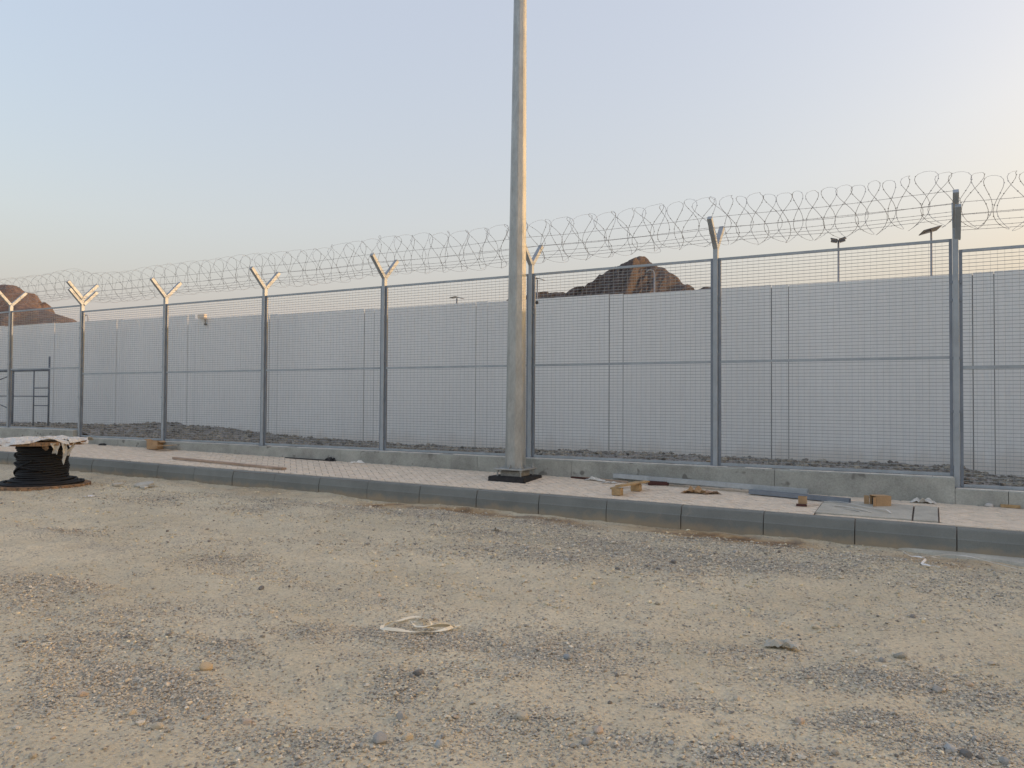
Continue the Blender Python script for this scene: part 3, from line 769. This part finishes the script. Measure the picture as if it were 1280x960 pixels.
# ------------------------------------------------------------------ cable drum at left
DX, DY = -13.28, 7.70; dz = float(ground_z(DX, DY))-.02
dr = empty('cable_drum', (DX, DY, dz), label='wooden drum wound with black cable, torn white wrapping on its top flange', cat='cable drum')
wb_ = lambda a, z: 1+.012*math.sin(a*3+.5)+.01*math.sin(a*7+1.3)+.006*math.sin(a*17)
def flange(z0, z1, r, nm):
    # boards of a round flange, each cut to the circle
    f_ = empty(nm, (0, 0, 0)); f_.parent = dr; n = 9; wdt = 2*r/n
    for i in range(n):
        y0 = -r+i*wdt+.004; y1 = y0+wdt-.008; P = []
        m = 7
        for j in range(m): y = y0+(y1-y0)*j/(m-1); P.append((math.sqrt(max(0, r*r-y*y))+random.uniform(-.012, .006), y))
        P = [(-x, y) for x, y in P][::-1][::-1]+[(x, y) for x, y in P][::-1]
        k = MB(); q = len(P); dzz = random.uniform(-.004, .004)
        ca, sa = math.cos(.5), math.sin(.5)
        for z in (z0+dzz, z1+dzz): k.v += [(x*ca-y*sa, x*sa+y*ca, z) for x, y in P]
        k.f = [(a, (a+1) % q, (a+1) % q+q, a+q) for a in range(q)]+[tuple(range(q-1, -1, -1)), tuple(range(q, 2*q))]
        k.build('board', M['drumwood'], f_)
    return f_
flange(.0, .06, .73, 'bottom_flange'); flange(.725, .785, .67, 'top_flange')
k = MB(); k.lathe([(.34, .05), (.34, .74)], 32); k.build('core', M['drumwood'], dr)
k = MB(); pts = []; rows = 17; per = 40
for i in range(rows*per+1):
    a = 2*math.pi*i/per; t = i/(rows*per); row = i//per
    rg = random.Random(row*3+1); ro = rg.uniform(-.008, .012)
    r = .375+ro*.6+.20*math.exp(-(t*rows)/.8)+.006*math.sin(a*1+row)
    pts.append((r*math.cos(a), r*math.sin(a), .082+.63*t+.006*math.sin(a*2+row*1.7)))
k.tube(pts, .0205, 7)
# slack turns lying on the lower flange and two strands crossing the winding
for j, (r0, zz) in enumerate([(.60, .080), (.56, .095), (.50, .115), (.46, .135), (.43, .15)]):
    k.tube([(r0*(1+.04*math.sin(a*2+j))*math.cos(a), r0*(1+.05*math.sin(a*3+j*2))*math.sin(a), zz+.012*math.sin(a*2+j*2.2)) for a in [2*math.pi*q/44 for q in range(44)]], .022, 6, closed=True)
for a0, a1, z0, z1 in ((-2.6, -.9, .16, .47), (-2.1, -.5, .42, .30), (-3.1, -1.7, .62, .52)):
    k.tube([(.405*math.cos(a0+(a1-a0)*q/12), .405*math.sin(a0+(a1-a0)*q/12), z0+(z1-z0)*q/12) for q in range(13)], .018, 6)
k.build('cable', M['cable'], dr, smooth=True)
def sheet_mesh(nu, nv, fn, th=.004):
    k = MB(); 
    for s in (0, 1):
        for i in range(nu):
            for j in range(nv):
                x, y, z = fn(i/(nu-1), j/(nv-1)); k.v.append((x, y, z-th*s))
    q = nu*nv
    for i in range(nu-1):
        for j in range(nv-1):
            a = i*nv+j; k.f += [(a, a+nv, a+nv+1, a+1), (a+q+1, a+nv+1+q, a+nv+q, a+q)]
    bd = [(i*nv) for i in range(nu)]+[(nu-1)*nv+j for j in range(1, nv)]+[i*nv+nv-1 for i in range(nu-2, -1, -1)]+[j for j in range(nv-2, 0, -1)]
    for a, b in zip(bd, bd[1:]+bd[:1]): k.f.append((b, a, a+q, b+q))
    return k
def wrapf(u, v):
    a = 2*math.pi*v; r = .71*u*(1+.06*math.sin(a*5+1)+.05*math.sin(a*11))
    z = .81+.03*float(fbm(u*4+3, v*9, 4, 50))+.06*abs(float(fbm(u*7, v*17, 3, 51)))
    if u > .88: z -= (u-.88)*(.35+.3*math.sin(a*4)+.25*math.sin(a*9+2))
    return (r*math.cos(a), r*math.sin(a), z)
sheet_mesh(22, 64, wrapf).build('wrapping', M['plastic'], dr)
# torn rags hanging from the rim towards the camera
for a, L, wd, lean in [(q[0]+.52, *q[1:]) for q in ((-.60, .33, .10, .12), (-.80, .17, .16, .05), (-1.0, .11, .14, .0), (-.32, .20, .06, -.12))]:
    def rag(u, v, a=a, L=L, wd=wd, lean=lean):
        an = a+(v-.5)*wd/.8*(1-.75*u); r = .68-.10*u+.02*math.sin(v*6+u*5)
        q = .03*float(fbm(u*3+a*9, v*4+a, 3, 77))*u*3; return ((r+q)*math.cos(an+lean*u+q), (r+q)*math.sin(an+lean*u+q), .765-L*u*(1+.25*float(fbm(v*6, a*5, 2, 78))))
    sheet_mesh(8, 5, rag).build('rag', M['plastic'] if L > .15 else M['drumwood'], dr)

# ------------------------------------------------------------------ things lying on the pavement
def board(name, a, b, wd, th, m, lift=0, lift2=None, **kw):
    za, zb = pav(*a)+lift+th/2+.003, pav(*b)+(lift if lift2 is None else lift2)+th/2+.003
    A, B = Vector((*a, za)), Vector((*b, zb)); c = (A+B)/2
    k = MB(); n = 8; base = [A.lerp(B, i/n)-c for i in range(n+1)]
    d = (B-A).normalized(); r = d.cross(Vector((0, 0, 1))).normalized(); u = r.cross(d)
    rg = random.Random(name+str(a))
    for p in base:
        w1, w2 = wd/2*(1+rg.uniform(-.04, .04)), th/2
        s = r*rg.uniform(-.003, .003)
        for i, j in ((-1, -1), (1, -1), (1, 1), (-1, 1)): k.v.append(p+s+r*(w1*i)+u*(w2*j))
    k.f.append((3, 2, 1, 0)); k.f.append(tuple(4*n+i for i in range(4)))
    for q in range(n):
        for i in range(4): k.f.append((4*q+i, 4*q+(i+1) % 4, 4*q+4+(i+1) % 4, 4*q+4+i))
    k.v = [tuple(v) for v in k.v]
    return k.build(name, m, loc=c, **kw)
board('plank', (-12.93, 10.02), (-9.81, 9.80), .10, .035, M['woodgrey'], label='long narrow weathered brown plank lying on the pavement along the kerb', cat='plank')
def channel(name, a, b, wd, ht, m, lift, **kw):
    A, B = Vector((*a, pav(*a)+lift)), Vector((*b, pav(*b)+lift)); c = (A+B)/2; k = MB(); t = .006
    d = (B-A).normalized(); r = d.cross(Vector((0, 0, 1))).normalized(); u = r.cross(d)
    P = [(-wd/2, 0), (wd/2, 0), (wd/2, ht), (wd/2-t-.02, ht), (wd/2-t-.02, ht-t), (wd/2-t, ht-t), (wd/2-t, t), (-wd/2+t, t), (-wd/2+t, ht-t), (-wd/2+.02+t, ht-t), (-wd/2+.02+t, ht), (-wd/2, ht)]
    for p in (A, B): k.v += [tuple(p-c+r*x+u*z) for x, z in P]
    n = len(P); k.f = [(i, (i+1) % n, (i+1) % n+n, i+n) for i in range(n)]+[tuple(range(n-1, -1, -1)), tuple(range(n, 2*n))]
    return k.build(name, m, loc=c, **kw)
channel('steel_channel', (-4.20, 10.93), (-1.42, 10.66), .075, .062, M['channel'], .05, label='long pale grey steel channel lying against the footing wall, left end on red timber', cat='steel channel')
channel('steel_channel', (-2.15, 10.62), (-.90, 10.44), .09, .055, M['galv_dark'], .01, label='shorter dark steel channel whose end reaches the concrete cover slab', cat='steel channel')
board('timber_block', (-3.62, 10.80), (-3.34, 10.86), .10, .055, M['woodred'], label='dark red timber block under the left end of the long steel channel', cat='timber block')
# broken pallet piece
pal = empty('pallet_fragment', (-3.66, 10.0, pav(-3.66, 10.0)), label='broken piece of pale wooden pallet with two blocks, near the kerb', cat='pallet piece')
for (x, y) in ((-.06, -.20), (.05, .24)):
    k = MB(); k.box(x-.065, x+.065, y-.05, y+.05, .002+SY*y, .098+SY*y); k.build('block', M['wood'], pal, bevel=.004)
k = MB(); k.beam((-.03, -.25, .1+.02), (.14, .42, .135), .095, .02); k.build('board', M['wood'], pal)
board('lath', (-3.98, 10.22), (-3.70, 10.52), .05, .018, M['wood'], .0, .07, label='thin pale lath leaning behind the broken pallet piece', cat='lath')
board('lath', (-4.90, 10.93), (-4.52, 10.90), .06, .02, M['woodred'], label='dark stick at the foot of the footing wall, right of the lamp post', cat='lath')
board('lath', (-4.72, 10.96), (-3.95, 10.84), .045, .02, M['woodgrey'], .002, label='grey brown strip of wood behind white scraps, right of the lamp post', cat='lath')
def scrap(name, X, Y, L, wd, hgt, m, seed, z=None, rz=0., **kw):
    def fn(u, v):
        x, y = (u-.5)*L*(1+.25*float(fbm(v*3, seed, 2, seed))), (v-.5)*wd*(1+.3*float(fbm(u*3, seed+2, 2, seed)))
        return (x, y, .006+hgt*abs(float(fbm(u*3.1+seed, v*3.3, 3, seed)))*1.6*math.sin(math.pi*min(1, max(0, u)))**.4)
    o = sheet_mesh(14, 10, fn, .003).build(name, m, loc=(X, Y, pav(X, Y) if z is None else z), **kw); o.rotation_euler = (0, 0, rz); return o
scrap('plastic_scrap', -4.47, 10.83, .34, .08, .05, M['plastic'], 3, rz=-.1, label='white plastic scrap by the sticks right of the lamp post', cat='plastic scrap')
scrap('plastic_scrap', -4.2, 10.72, .22, .10, .02, M['plastic'], 5, rz=.3, label='flat pale film between the white scrap and the steel channel', cat='plastic scrap')
scrap('cloth_rag', -.10, 10.90, .26, .12, .085, M['plastic'], 8, label='crumpled whitish cloth against the footing wall beside its step', cat='rag')
scrap('plastic_scrap', -9.10, 10.88, .24, .03, .05, M['strapw'], 9, rz=.5, label='thin white strip sticking up by the footing wall, left of the lamp post', cat='plastic scrap')
board('lath', (-10.9, 10.92), (-9.72, 10.93), .05, .012, M['bitumen'], label='black flat strip at the foot of the footing wall left of the lamp post', cat='lath')
scrap('rubber_scrap', -9.80, 10.95, .20, .08, .07, M['bitumen'], 12, label='black crumpled scrap on the end of the flat black strip', cat='rubber scrap')
scrap('rubber_scrap', -16.5, 10.9, .22, .08, .05, M['bitumen'], 13, label='small black scrap by the footing wall behind the cable drum', cat='rubber scrap')
def carton(x, y, L, W_, H_, rz, open_side, label, flap=True):
    """a cardboard box of thin walls, open on one side"""
    o = empty('cardboard_box', (x, y, pav(x, y)+.004), rz, label=label, cat='cardboard box'); t = .006; k = MB()
    faces_ = dict(l=(-L/2, -L/2+t, -W_/2, W_/2, t, H_), r=(L/2-t, L/2, -W_/2, W_/2, t, H_), f=(-L/2+t, L/2-t, -W_/2, -W_/2+t, t, H_), b=(-L/2+t, L/2-t, W_/2-t, W_/2, t, H_), t=(-L/2, L/2, -W_/2, W_/2, H_+.001, H_+t))
    k.box(-L/2, L/2, -W_/2, W_/2, 0, t-.001)
    for q, bx in faces_.items():
        if q != open_side: k.box(*bx)
    k.build('carton', M['card'], o); k = MB()
    k.box(-L/2+.03, L/2-t-.002, -W_/2+t+.002, W_/2-t-.002, t, H_-t-.03); k.build('shade_block', M['cardshade'], o)  # dark block added inside to stand in for the carton's shade
    if flap:
        for s in (-1, 1):
            k = MB()
            if open_side == 't': k.beam((s*L/2, 0, H_), (s*(L/2+.08), 0, H_-.03*s), W_*.95, .005)
            elif open_side == 'l': k.beam((-L/2, s*W_/2, H_/2), (-L/2-.05, s*(W_/2+.03), H_/2), .005, H_*.9)
            else: k.beam((s*L/2, -W_/2, H_/2), (s*(L/2+.03), -W_/2-.07, H_/2), .005, H_*.9)
            k.build('flap', M['card'], o)
    return o
carton(-14.66, 10.88, .27, .2, .18, .25, 't', 'brown cardboard box at the foot of a fence post, left part of the pavement')
board('cardboard_flap', (-14.50, 10.70), (-14.02, 10.86), .20, .012, M['card'], .09, .11, label='loose brown cardboard sheet leaning on the leftmost cardboard box', cat='cardboard')
carton(-.56, 10.44, .19, .16, .12, .55, 'l', 'small cardboard box lying on its side with a dark open end')
carton(-1.41, 10.12, .10, .09, .10, .1, 't', 'tiny pale carton left of the concrete cover slab', flap=False)
board('timber_block', (-1.47, 10.01), (-1.35, 10.03), .07, .022, M['woodred'], label='small dark wood offcut in front of the tiny pale carton', cat='timber block')
scrap('cardboard_flat', -2.83, 10.42, .34, .20, .09, M['card'], 17, rz=.1, label='flattened torn cardboard box in front of the long steel channel', cat='cardboard')
scrap('cardboard_flat', -2.62, 10.44, .22, .14, .05, M['woodgrey'], 19, rz=.5, label='torn brown strip beside the flattened cardboard box', cat='cardboard')
board('timber_offcut', (.72, 10.98), (.92, 10.99), .05, .035, M['wood'], label='short orange wood offcut by the lower footing wall at the right edge', cat='timber offcut')
o = link('stone', rock_mesh('stone', .05, 91, (.55, .53, .5)), loc=(.60, 10.96, pav(.6, 10.96)+.015), label='whitish stone on the pavement against the lower footing wall, right edge', cat='stone')
# access cover, two plates in a frame
cv = empty('access_cover', (-.57, 10.13, pav(-.57, 10.13)), label='rectangular concrete access cover of two plates set in the pavement', cat='access cover')
def plate(x0, x1, y0, y1, nm):
    k = MB()
    n = 8
    for i in range(n+1):
        for j in range(n+1):
            X, Y = x0+(x1-x0)*i/n, y0+(y1-y0)*j/n; k.v.append((X+.57, Y-10.13, pav(X, Y)-pav(-.57, 10.13)+.012+.002*float(fbm(X*5, Y*5, 3, 60))))
    for i in range(n):
        for j in range(n): a = i*(n+1)+j; k.f.append((a, a+n+1, a+n+2, a+1))
    q = len(k.v); bd = [i*(n+1) for i in range(n+1)]+[n*(n+1)+j for j in range(1, n+1)]+[i*(n+1)+n for i in range(n-1, -1, -1)]+[j for j in range(n-1, 0, -1)]
    for b_ in bd: v_ = k.v[b_]; k.v.append((v_[0], v_[1], v_[2]-.05))
    for i in range(len(bd)): k.f.append((bd[i], q+i, q+(i+1) % len(bd), bd[(i+1) % len(bd)]))
    return k.build(nm, M['slab'], cv)
plate(-1.20, -.205, 9.632, 10.60, 'cover_plate'); plate(-.185, .055, 9.632, 10.60, 'cover_plate')
def strip(name, pts, wd, m, zfn=None, closed=False, th=.0025, **kw):
    P = [Vector((x, y, (zfn or (lambda a, b: pav(a, b)+.018))(x, y)+h)) for x, y, h in pts]
    # resample smoothly
    Q = []; n = len(P)
    for i in range(n if closed else n-1):
        p0, p1, p2, p3 = P[i-1 if (closed or i > 0) else 0], P[i], P[(i+1) % n], P[(i+2) % n if closed else min(i+2, n-1)]
        for q in range(5):
            t = q/5; Q.append(.5*((2*p1)+(p2-p0)*t+(2*p0-5*p1+4*p2-p3)*t*t+(3*p1-p0-3*p2+p3)*t**3))
    if not closed: Q.append(P[-1])
    c = sum(Q, Vector())/len(Q); k = MB(); m_ = len(Q); tw = kw.pop('twist', 0.)
    for i, p in enumerate(Q):
        a_ = Q[(i+1) % m_] if closed else Q[min(i+1, m_-1)]; b_ = Q[i-1] if (closed or i) else Q[0]
        t = (a_-b_); t.normalize(); an = .25+tw*math.sin(i*.45+1); s = t.cross(Vector((0, 0, 1))).normalized(); u = s*math.cos(an)+Vector((0, 0, 1))*math.sin(an); nn = t.cross(u)
        lift = Vector((0, 0, abs(math.sin(an))*wd/2))
        for s1, s2 in ((-1, -1), (1, -1), (1, 1), (-1, 1)): k.v.append(tuple(p-c+lift+u*(wd/2*s1)+nn*(th/2*s2)))
    for i in range(m_ if closed else m_-1):
        j = (i+1) % m_
        for q in range(4): k.f.append((4*i+q, 4*i+(q+1) % 4, 4*j+(q+1) % 4, 4*j+q))
    if not closed: k.f += [(3, 2, 1, 0), tuple(4*m_-4+q for q in range(4))]
    return k.build(name, m, loc=c, **kw)
for i, (pts, lb) in enumerate([
    ([(-1.22, 10.35, 0), (-.98, 10.30, .02), (-.62, 10.10, .004)], 'white packing strip across the far left part of the access cover'),
    ([(-1.05, 10.12, 0), (-.8, 10.02, .01), (-.62, 9.86, 0)], 'short white packing strip in the middle of the access cover'),
    ([(-.60, 10.10, 0), (-.48, 9.99, .02), (-.42, 9.90, 0)], 'bent white strip in front of the small cardboard box on the access cover'),
    ([(-.95, 9.99, 0), (-.78, 9.90, 0), (-.74, 9.84, 0)], 'thin white sliver nearest the kerb on the left cover plate'),
    ([(-1.36, 10.03, 0), (-1.30, 10.05, .02), (-1.22, 10.22, .0)], 'white curl beside the tiny pale carton')]):
    strip('packing_strip', pts, .022, M['strapw'], label=lb, cat='packing strip')
gz = lambda a, b: float(ground_z(a, b, gravel(np.array([a]), np.array([b]))[0]))+.012
strip('plastic_strap', [(-3.27, 4.20, .01), (-3.28, 4.36, .004), (-3.22, 4.52, .004), (-3.09, 4.48, .012), (-3.00, 4.38, .006), (-3.03, 4.29, .02), (-2.95, 4.42, .01), (-2.88, 4.56, .01), (-2.90, 4.50, .01), (-2.86, 4.36, .012), (-2.96, 4.25, .006), (-3.10, 4.16, .004), (-3.22, 4.13, .004)], .024, M['strap'], gz, True, twist=.6, label='looped cream plastic strap lying on the sand in the foreground', cat='plastic strap')
strip('plastic_strap', [(-3.16, 4.36, .02), (-3.08, 4.30, .02), (-3.00, 4.27, .03), (-2.93, 4.38, .03), (-2.88, 4.50, .015)], .021, M['strap'], gz, False, twist=.5, label='loose cream strap end crossing inside the looped strap', cat='plastic strap')
gz2 = lambda a, b: gz(a, b)+.022
strip('plastic_strap', [(-.27, 9.02, .01), (-.20, 8.86, .01), (-.10, 8.72, .02), (-.06, 8.60, .02), (-.09, 8.44, .01), (-.02, 8.36, .006), (.06, 8.30, .004)], .022, M['strapw'], gz2, False, twist=.7, label='kinked white strap on dirt below the kerb at right', cat='plastic strap')
strip('plastic_strap', [(-.10, 8.72, .02), (-.02, 8.86, .02), (.03, 8.98, .01)], .022, M['strapw'], gz2, False, twist=.5, label='short white strap branch meeting the kinked strap below the kerb', cat='plastic strap')
strip('plastic_strap', [(.02, 9.05, .01), (.20, 9.16, .015), (.36, 9.12, .01), (.55, 8.98, .01), (.80, 8.80, .01), (1.2, 8.66, .01)], .014, M['strapw'], gz2, False, twist=.3, label='long thin white strap running along the kerb foot to the right edge', cat='plastic strap')
# rubbish on the dirt
def dirt_scrap(name, X, Y, *a, **kw): return scrap(name, X, Y, *a, z=gz(X, Y), **kw)
dirt_scrap('crumpled_sack', -.86, 5.26, .20, .11, .06, M['slab'], 23, rz=.1, label='crumpled grey paper sack on sand, right of centre', cat='sack')
dirt_scrap('paper_scrap', -11.37, 7.31, .13, .10, .02, M['paper'], 25, rz=.4, label='small white paper scrap on the sand beside the cable drum', cat='paper')
dirt_scrap('crumpled_sack', -4.55, 8.0, .12, .06, .03, M['slab'], 29, rz=.2, label='small pale scrap in the gravel band under the kerb', cat='paper')
for i, (X, Y, L, rz, tl, lb) in enumerate([(-11.75, 8.52, .42, .5, .20, 'largest flat broken slab of mortar tilted in gravel by the drum'), (-12.1, 8.30, .22, 1.4, .08, 'small flat mortar piece nearest the cable drum'), (-11.3, 8.2, .2, 2.2, .1, 'small mortar piece at the right end of the rubble by the drum')]):
    k = MB(); rg = random.Random(i+3); n = 7; P = [(L/2*math.cos(2*math.pi*q/n)*rg.uniform(.75, 1.1), L/3*math.sin(2*math.pi*q/n)*rg.uniform(.75, 1.1)) for q in range(n)]
    for z in (0, .035): k.v += [(x, y, z) for x, y in P]
    k.f = [(a, (a+1) % n, (a+1) % n+n, a+n) for a in range(n)]+[tuple(range(n-1, -1, -1)), tuple(range(n, 2*n))]
    o = k.build('mortar_slab', M['slab'], bevel=.006, loc=(X, Y, gz(X, Y)+L*tl*.3), label=lb, cat='broken slab'); o.rotation_euler = (tl, -tl*.5, rz)

# ------------------------------------------------------------------ scaffold frames behind the fence
def scaffold(x0, x1, zb, zt, ladder, label):
    o = empty('scaffold_frame', (x0, 12.1, zb), label=label, cat='scaffold')
    def bar(nm, a, b, r=.024):
        k = MB(); k.tube([(a[0]-x0, 0, a[1]-zb), (b[0]-x0, 0, b[1]-zb)], r, 8); k.build(nm, M['scaf'], o, smooth=True)
    bar('upright', (x1, zb), (x1, zt)); bar('upright', (x0, zb), (x0, zt-.34))
    bar('ledger', (x0, zt-.36), (x1, zt-.36), .03); bar('ledger', (x0, zt-1.06), (x1, zt-1.06), .014); bar('ledger', (x0, zb+.06), (x1, zb+.06), .016)
    if ladder:
        bar('upright', (ladder, zb+.02), (ladder, zt-.38), .018)
        for z in (.29, .06, -.18): bar('rung', (ladder, z), (x1, z), .013)
    else:
        bar('brace', (x0, zb+1.0), (x1, zb+1.45), .014); bar('brace', (x0, zb+1.0), (x1, zb+.5), .014)
M['scaf'] = mat('blue_grey_tube', (.10, .13, .18), .5, .2, .3, 6)
scaffold(-22.35, -20.66, -.82, 1.13, -21.36, 'dark blue grey scaffold frame with ladder rungs behind the fence, far left')
scaffold(-24.5, -22.45, -.80, 1.13, None, 'scaffold frame with crossed braces cut by the left edge')

# ------------------------------------------------------------------ lamp box on the wall's step, black knob on the fence
fl_ = empty('flood_light', (-16.98, 13.93, 2.19), label='small cream box light on the step of the sheet metal wall', cat='flood light')
k = MB(); k.box(-.12, .15, -.05, .05, -.03, .08); k.build('housing', M['cream'], fl_, bevel=.012)
k = MB(); k.tube([(.1, .02, -.05), (.12, .02, -.16)], .014, 6); k.lathe([(.001, -.22), (.03, -.21), (.032, -.17), (.001, -.155)], 10, (.12, .02, 0)); k.build('sensor', M['dark'], fl_)
# distant solar street lamps and a bent pole
def solar(X, Z, kind, label, Y=38):
    o = empty('solar_street_lamp', (X, Y, -2), label=label, cat='solar lamp', group=None)
    h = Z+2; k = MB(); k.tube([(0, 0, 0), (0, 0, h-.02)], [.075, .04], 8); k.build('pole', M['lamp'], o, smooth=True)
    if kind == 0:
        for s in (-1, 1):
            k = MB(); k.beam((s*.03, 0, h-.02), (s*.32, 0, h+.06), .30, .05, (0, 0, 1)); k.beam((s*.05, -.1, h-.12), (s*.30, -.1, h-.06), .16, .10); k.build('solar_panel', M['panelblue'], o)
    elif kind == 1:
        k = MB(); k.beam((-.38, -.25, h-.13), (.30, .25, h+.12), .42, .035, (.2, .5, 1)); k.build('solar_panel', M['panelblue'], o)
        k = MB(); k.beam((-.05, 0, h-.06), (-.42, -.1, h-.16), .12, .06); k.build('lamp_head', M['lamp'], o)
    elif kind == 2:
        for s in (-1, 1):
            k = MB(); k.beam((s*.02, 0, h+.07), (s*.40, 0, h-.02-.04*s), .35, .035); k.build('solar_panel', M['panelblue'], o)
    else:
        k = MB(); k.tube([(0, 0, h-.05), (-.05, 0, h+.13), (-.25, 0, h+.20), (-.42, 0, h+.12)], .035, 6); k.build('bent_arm', M['lamp'], o)
solar(-3.72, 7.55, 0, 'distant solar lamp with two small square heads above the sheet wall')
solar(.02, 7.60, 1, 'distant solar lamp with one tilted panel, rightmost above the sheet wall')
solar(-24.46, 6.08, 2, 'distant low solar lamp with wing shaped panels left of the lamp column')
solar(-19.17, 6.80, 2, 'distant solar lamp half hidden by the fence post beside the lamp column')
solar(-12.45, 6.65, 3, 'thin pale lamp pole with bent top in front of the central rocky hill')
solar(-59.75, 6.6, 4, 'stub of a far pole just showing over the sheet wall at left')

k = MB(); k.lathe([(.001, -.03), (.022, -.02), (.028, 0), (.022, .02), (.001, .03)], 10, tuple(fl((-5.60, 11.09, 1.61)))); k.build('junction_knob', M['dark'], fence, smooth=True)
